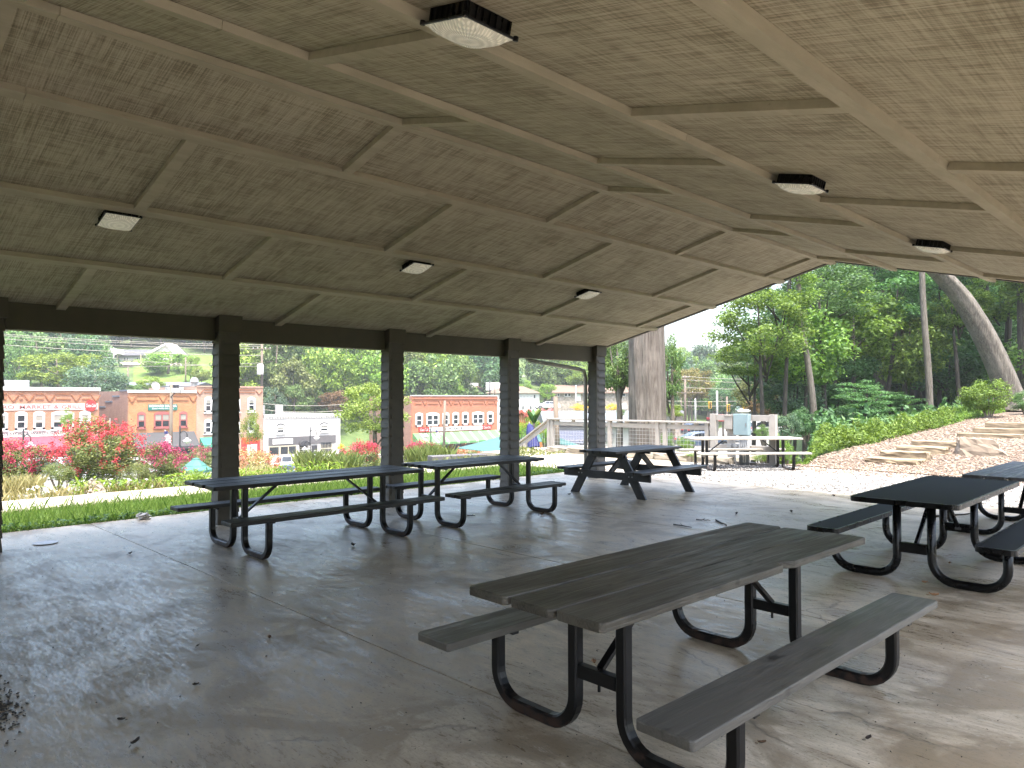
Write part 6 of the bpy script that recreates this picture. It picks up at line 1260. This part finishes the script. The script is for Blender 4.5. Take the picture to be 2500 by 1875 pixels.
DL = plain('dry_brown_leaf', (.13, .075, .04), .8, var=.4, scale=60); DB = plain('dark_rotten_leaf', (.03, .022, .018), .8, var=.4, scale=60); DT = plain('tan_curled_leaf', (.34, .19, .10), .7, var=.3, scale=60)
for i, (px, py, sz, mt, lb_) in enumerate([(1450, 1622, .032, DT, 'curled tan leaf under the brown table'), (658, 1561, .028, DL, 'curled brown leaf in the middle of the open floor'), (862, 1334, .055, DB, 'dark crumpled leaf clump in front of the long charcoal table'), (1323, 1258, .05, DL, 'dark leaf at the foot of the shorter charcoal table'), (1390, 1209, .045, DB, 'dark leaf in front of the A-frame table'), (1798, 1257, .045, DB, 'dark leaf on the open floor behind the brown table'), (1932, 1252, .05, DB, 'flat dark leaf left of the black mesh bench'), (318, 1354, .035, DB, 'small dark scrap left of the floor joint'), (2318, 1378, .035, DL, 'brown leaf between the black table legs'), (2036, 1212, .05, DL, 'brown leaf near the gravel edge'), (2258, 1425, .03, DT, 'little tan scrap before the black table'), (2280, 1456, .04, DT, 'pale curled scrap before the black table bench'), (483, 1580, .018, DB, 'tiny dark crumb on the open floor'), (330, 1818, .03, DB, 'dark leaf near the bottom edge of the floor'), (296, 1762, .02, DB, 'dark crumb left of the bottom leaf'), (478, 1676, .02, DB, 'dark crumb in the lower middle of the floor'), (1860, 1818, .022, DL, 'brown crumb beside the grey bench leg'), (2120, 1808, .024, DB, 'dark chip on the floor beyond the grey bench')]): leaf_scrap(lb_, px, py, sz, mt, seed=i)
def twig(label, a, b, r=.006, seed=0):
    A, B = onz(*a), onz(*b); q = random.Random(seed); pts = [A.lerp(B, i / 6) + Vector((q.uniform(-.012, .012), q.uniform(-.012, .012), .008 + q.uniform(0, .006))) for i in range(7)]; m = MB(); m.tube(pts, [r * (1 - .07 * i) for i in range(7)], 6)
    m.tube([pts[3], pts[3] + Vector((q.uniform(-.06, .06), q.uniform(-.06, .06), .02))], [r * .6, r * .2], 5); return tag(m.build('twig', MAT['darkbark']), label, 'twig', 'twigs on the concrete floor')
twig('thin twig on the floor behind the brown table', (1700, 1271), (1734, 1272), .007, 1); twig('thicker bent twig right of the thin one', (1745, 1271), (1774, 1285), .010, 2); twig('long frayed twig beside the floor joint behind the brown table', (1645, 1282), (1688, 1290), .007, 3); twig('short dark twig by the shorter charcoal table', (1143, 1260), (1160, 1261), .008, 4); twig('bark strip under the slate-grey table', (2275, 1263), (2370, 1256), .014, 5)
p = onz(111, 1327); o = MB().lathe([(0, .004), (.08, .004), (.09, .006), (.115, .009), (.116, .007), (.085, .0), (0, .0)], 28).build('paper_plate', MAT['white'], None, loc=(p.x, p.y, .003)); tag(o, 'round white paper plate lying on the floor near the grass', 'plate')
p = onz(350, 1268); o = rough_block(.10, .09, .07, 5, 'crumpled_paper', MAT['oldwhite'], None, .03, 4); o.location = (p.x, p.y, .035); tag(o, 'crumpled white paper at the edge of the grass', 'litter')
n = 190; q = np.array([onz(float(a), float(b))[:2] for a, b in zip(np.abs(rng.normal(0, 34, n)) - 14, rng.normal(1735, 34, n))]); 
_tz = tz; tz = lambda x, y: np.zeros_like(np.asarray(x, float))
stones(n, q[:, 0], q[:, 1], .0075, (1.2, .8, .6), MAT['dark'], 'crumbs', 'heap of dark crumbs on the floor at the left edge', .004)
q = np.array([onz(float(a), float(b))[:2] for a, b in zip(rng.uniform(0, 2450, 260), rng.uniform(1290, 1870, 260))]); stones(260, q[:, 0], q[:, 1], .0045, (1.2, .8, .6), MAT['dark'], 'crumbs', 'scattered dark specks on the concrete floor', .003)
tz = _tz

# ------------------------------------------------------------------ summer haze over the valley
hz = MB().box(-500, 150, -170, 540, -14, 95).build('haze'); tag(hz, 'thin summer haze over the valley', kind='stuff')
hm = bpy.data.materials.new('haze'); hm.use_nodes = True; hn = hm.node_tree; hn.nodes.clear(); ho = hn.nodes.new('ShaderNodeOutputMaterial'); hv = hn.nodes.new('ShaderNodeVolumePrincipled')
hv.inputs['Color'].default_value = (.95, .97, 1, 1); hv.inputs['Density'].default_value = HAZE; hv.inputs['Anisotropy'].default_value = .25; hn.links.new(hv.outputs[0], ho.inputs['Volume']); hz.data.materials.append(hm)
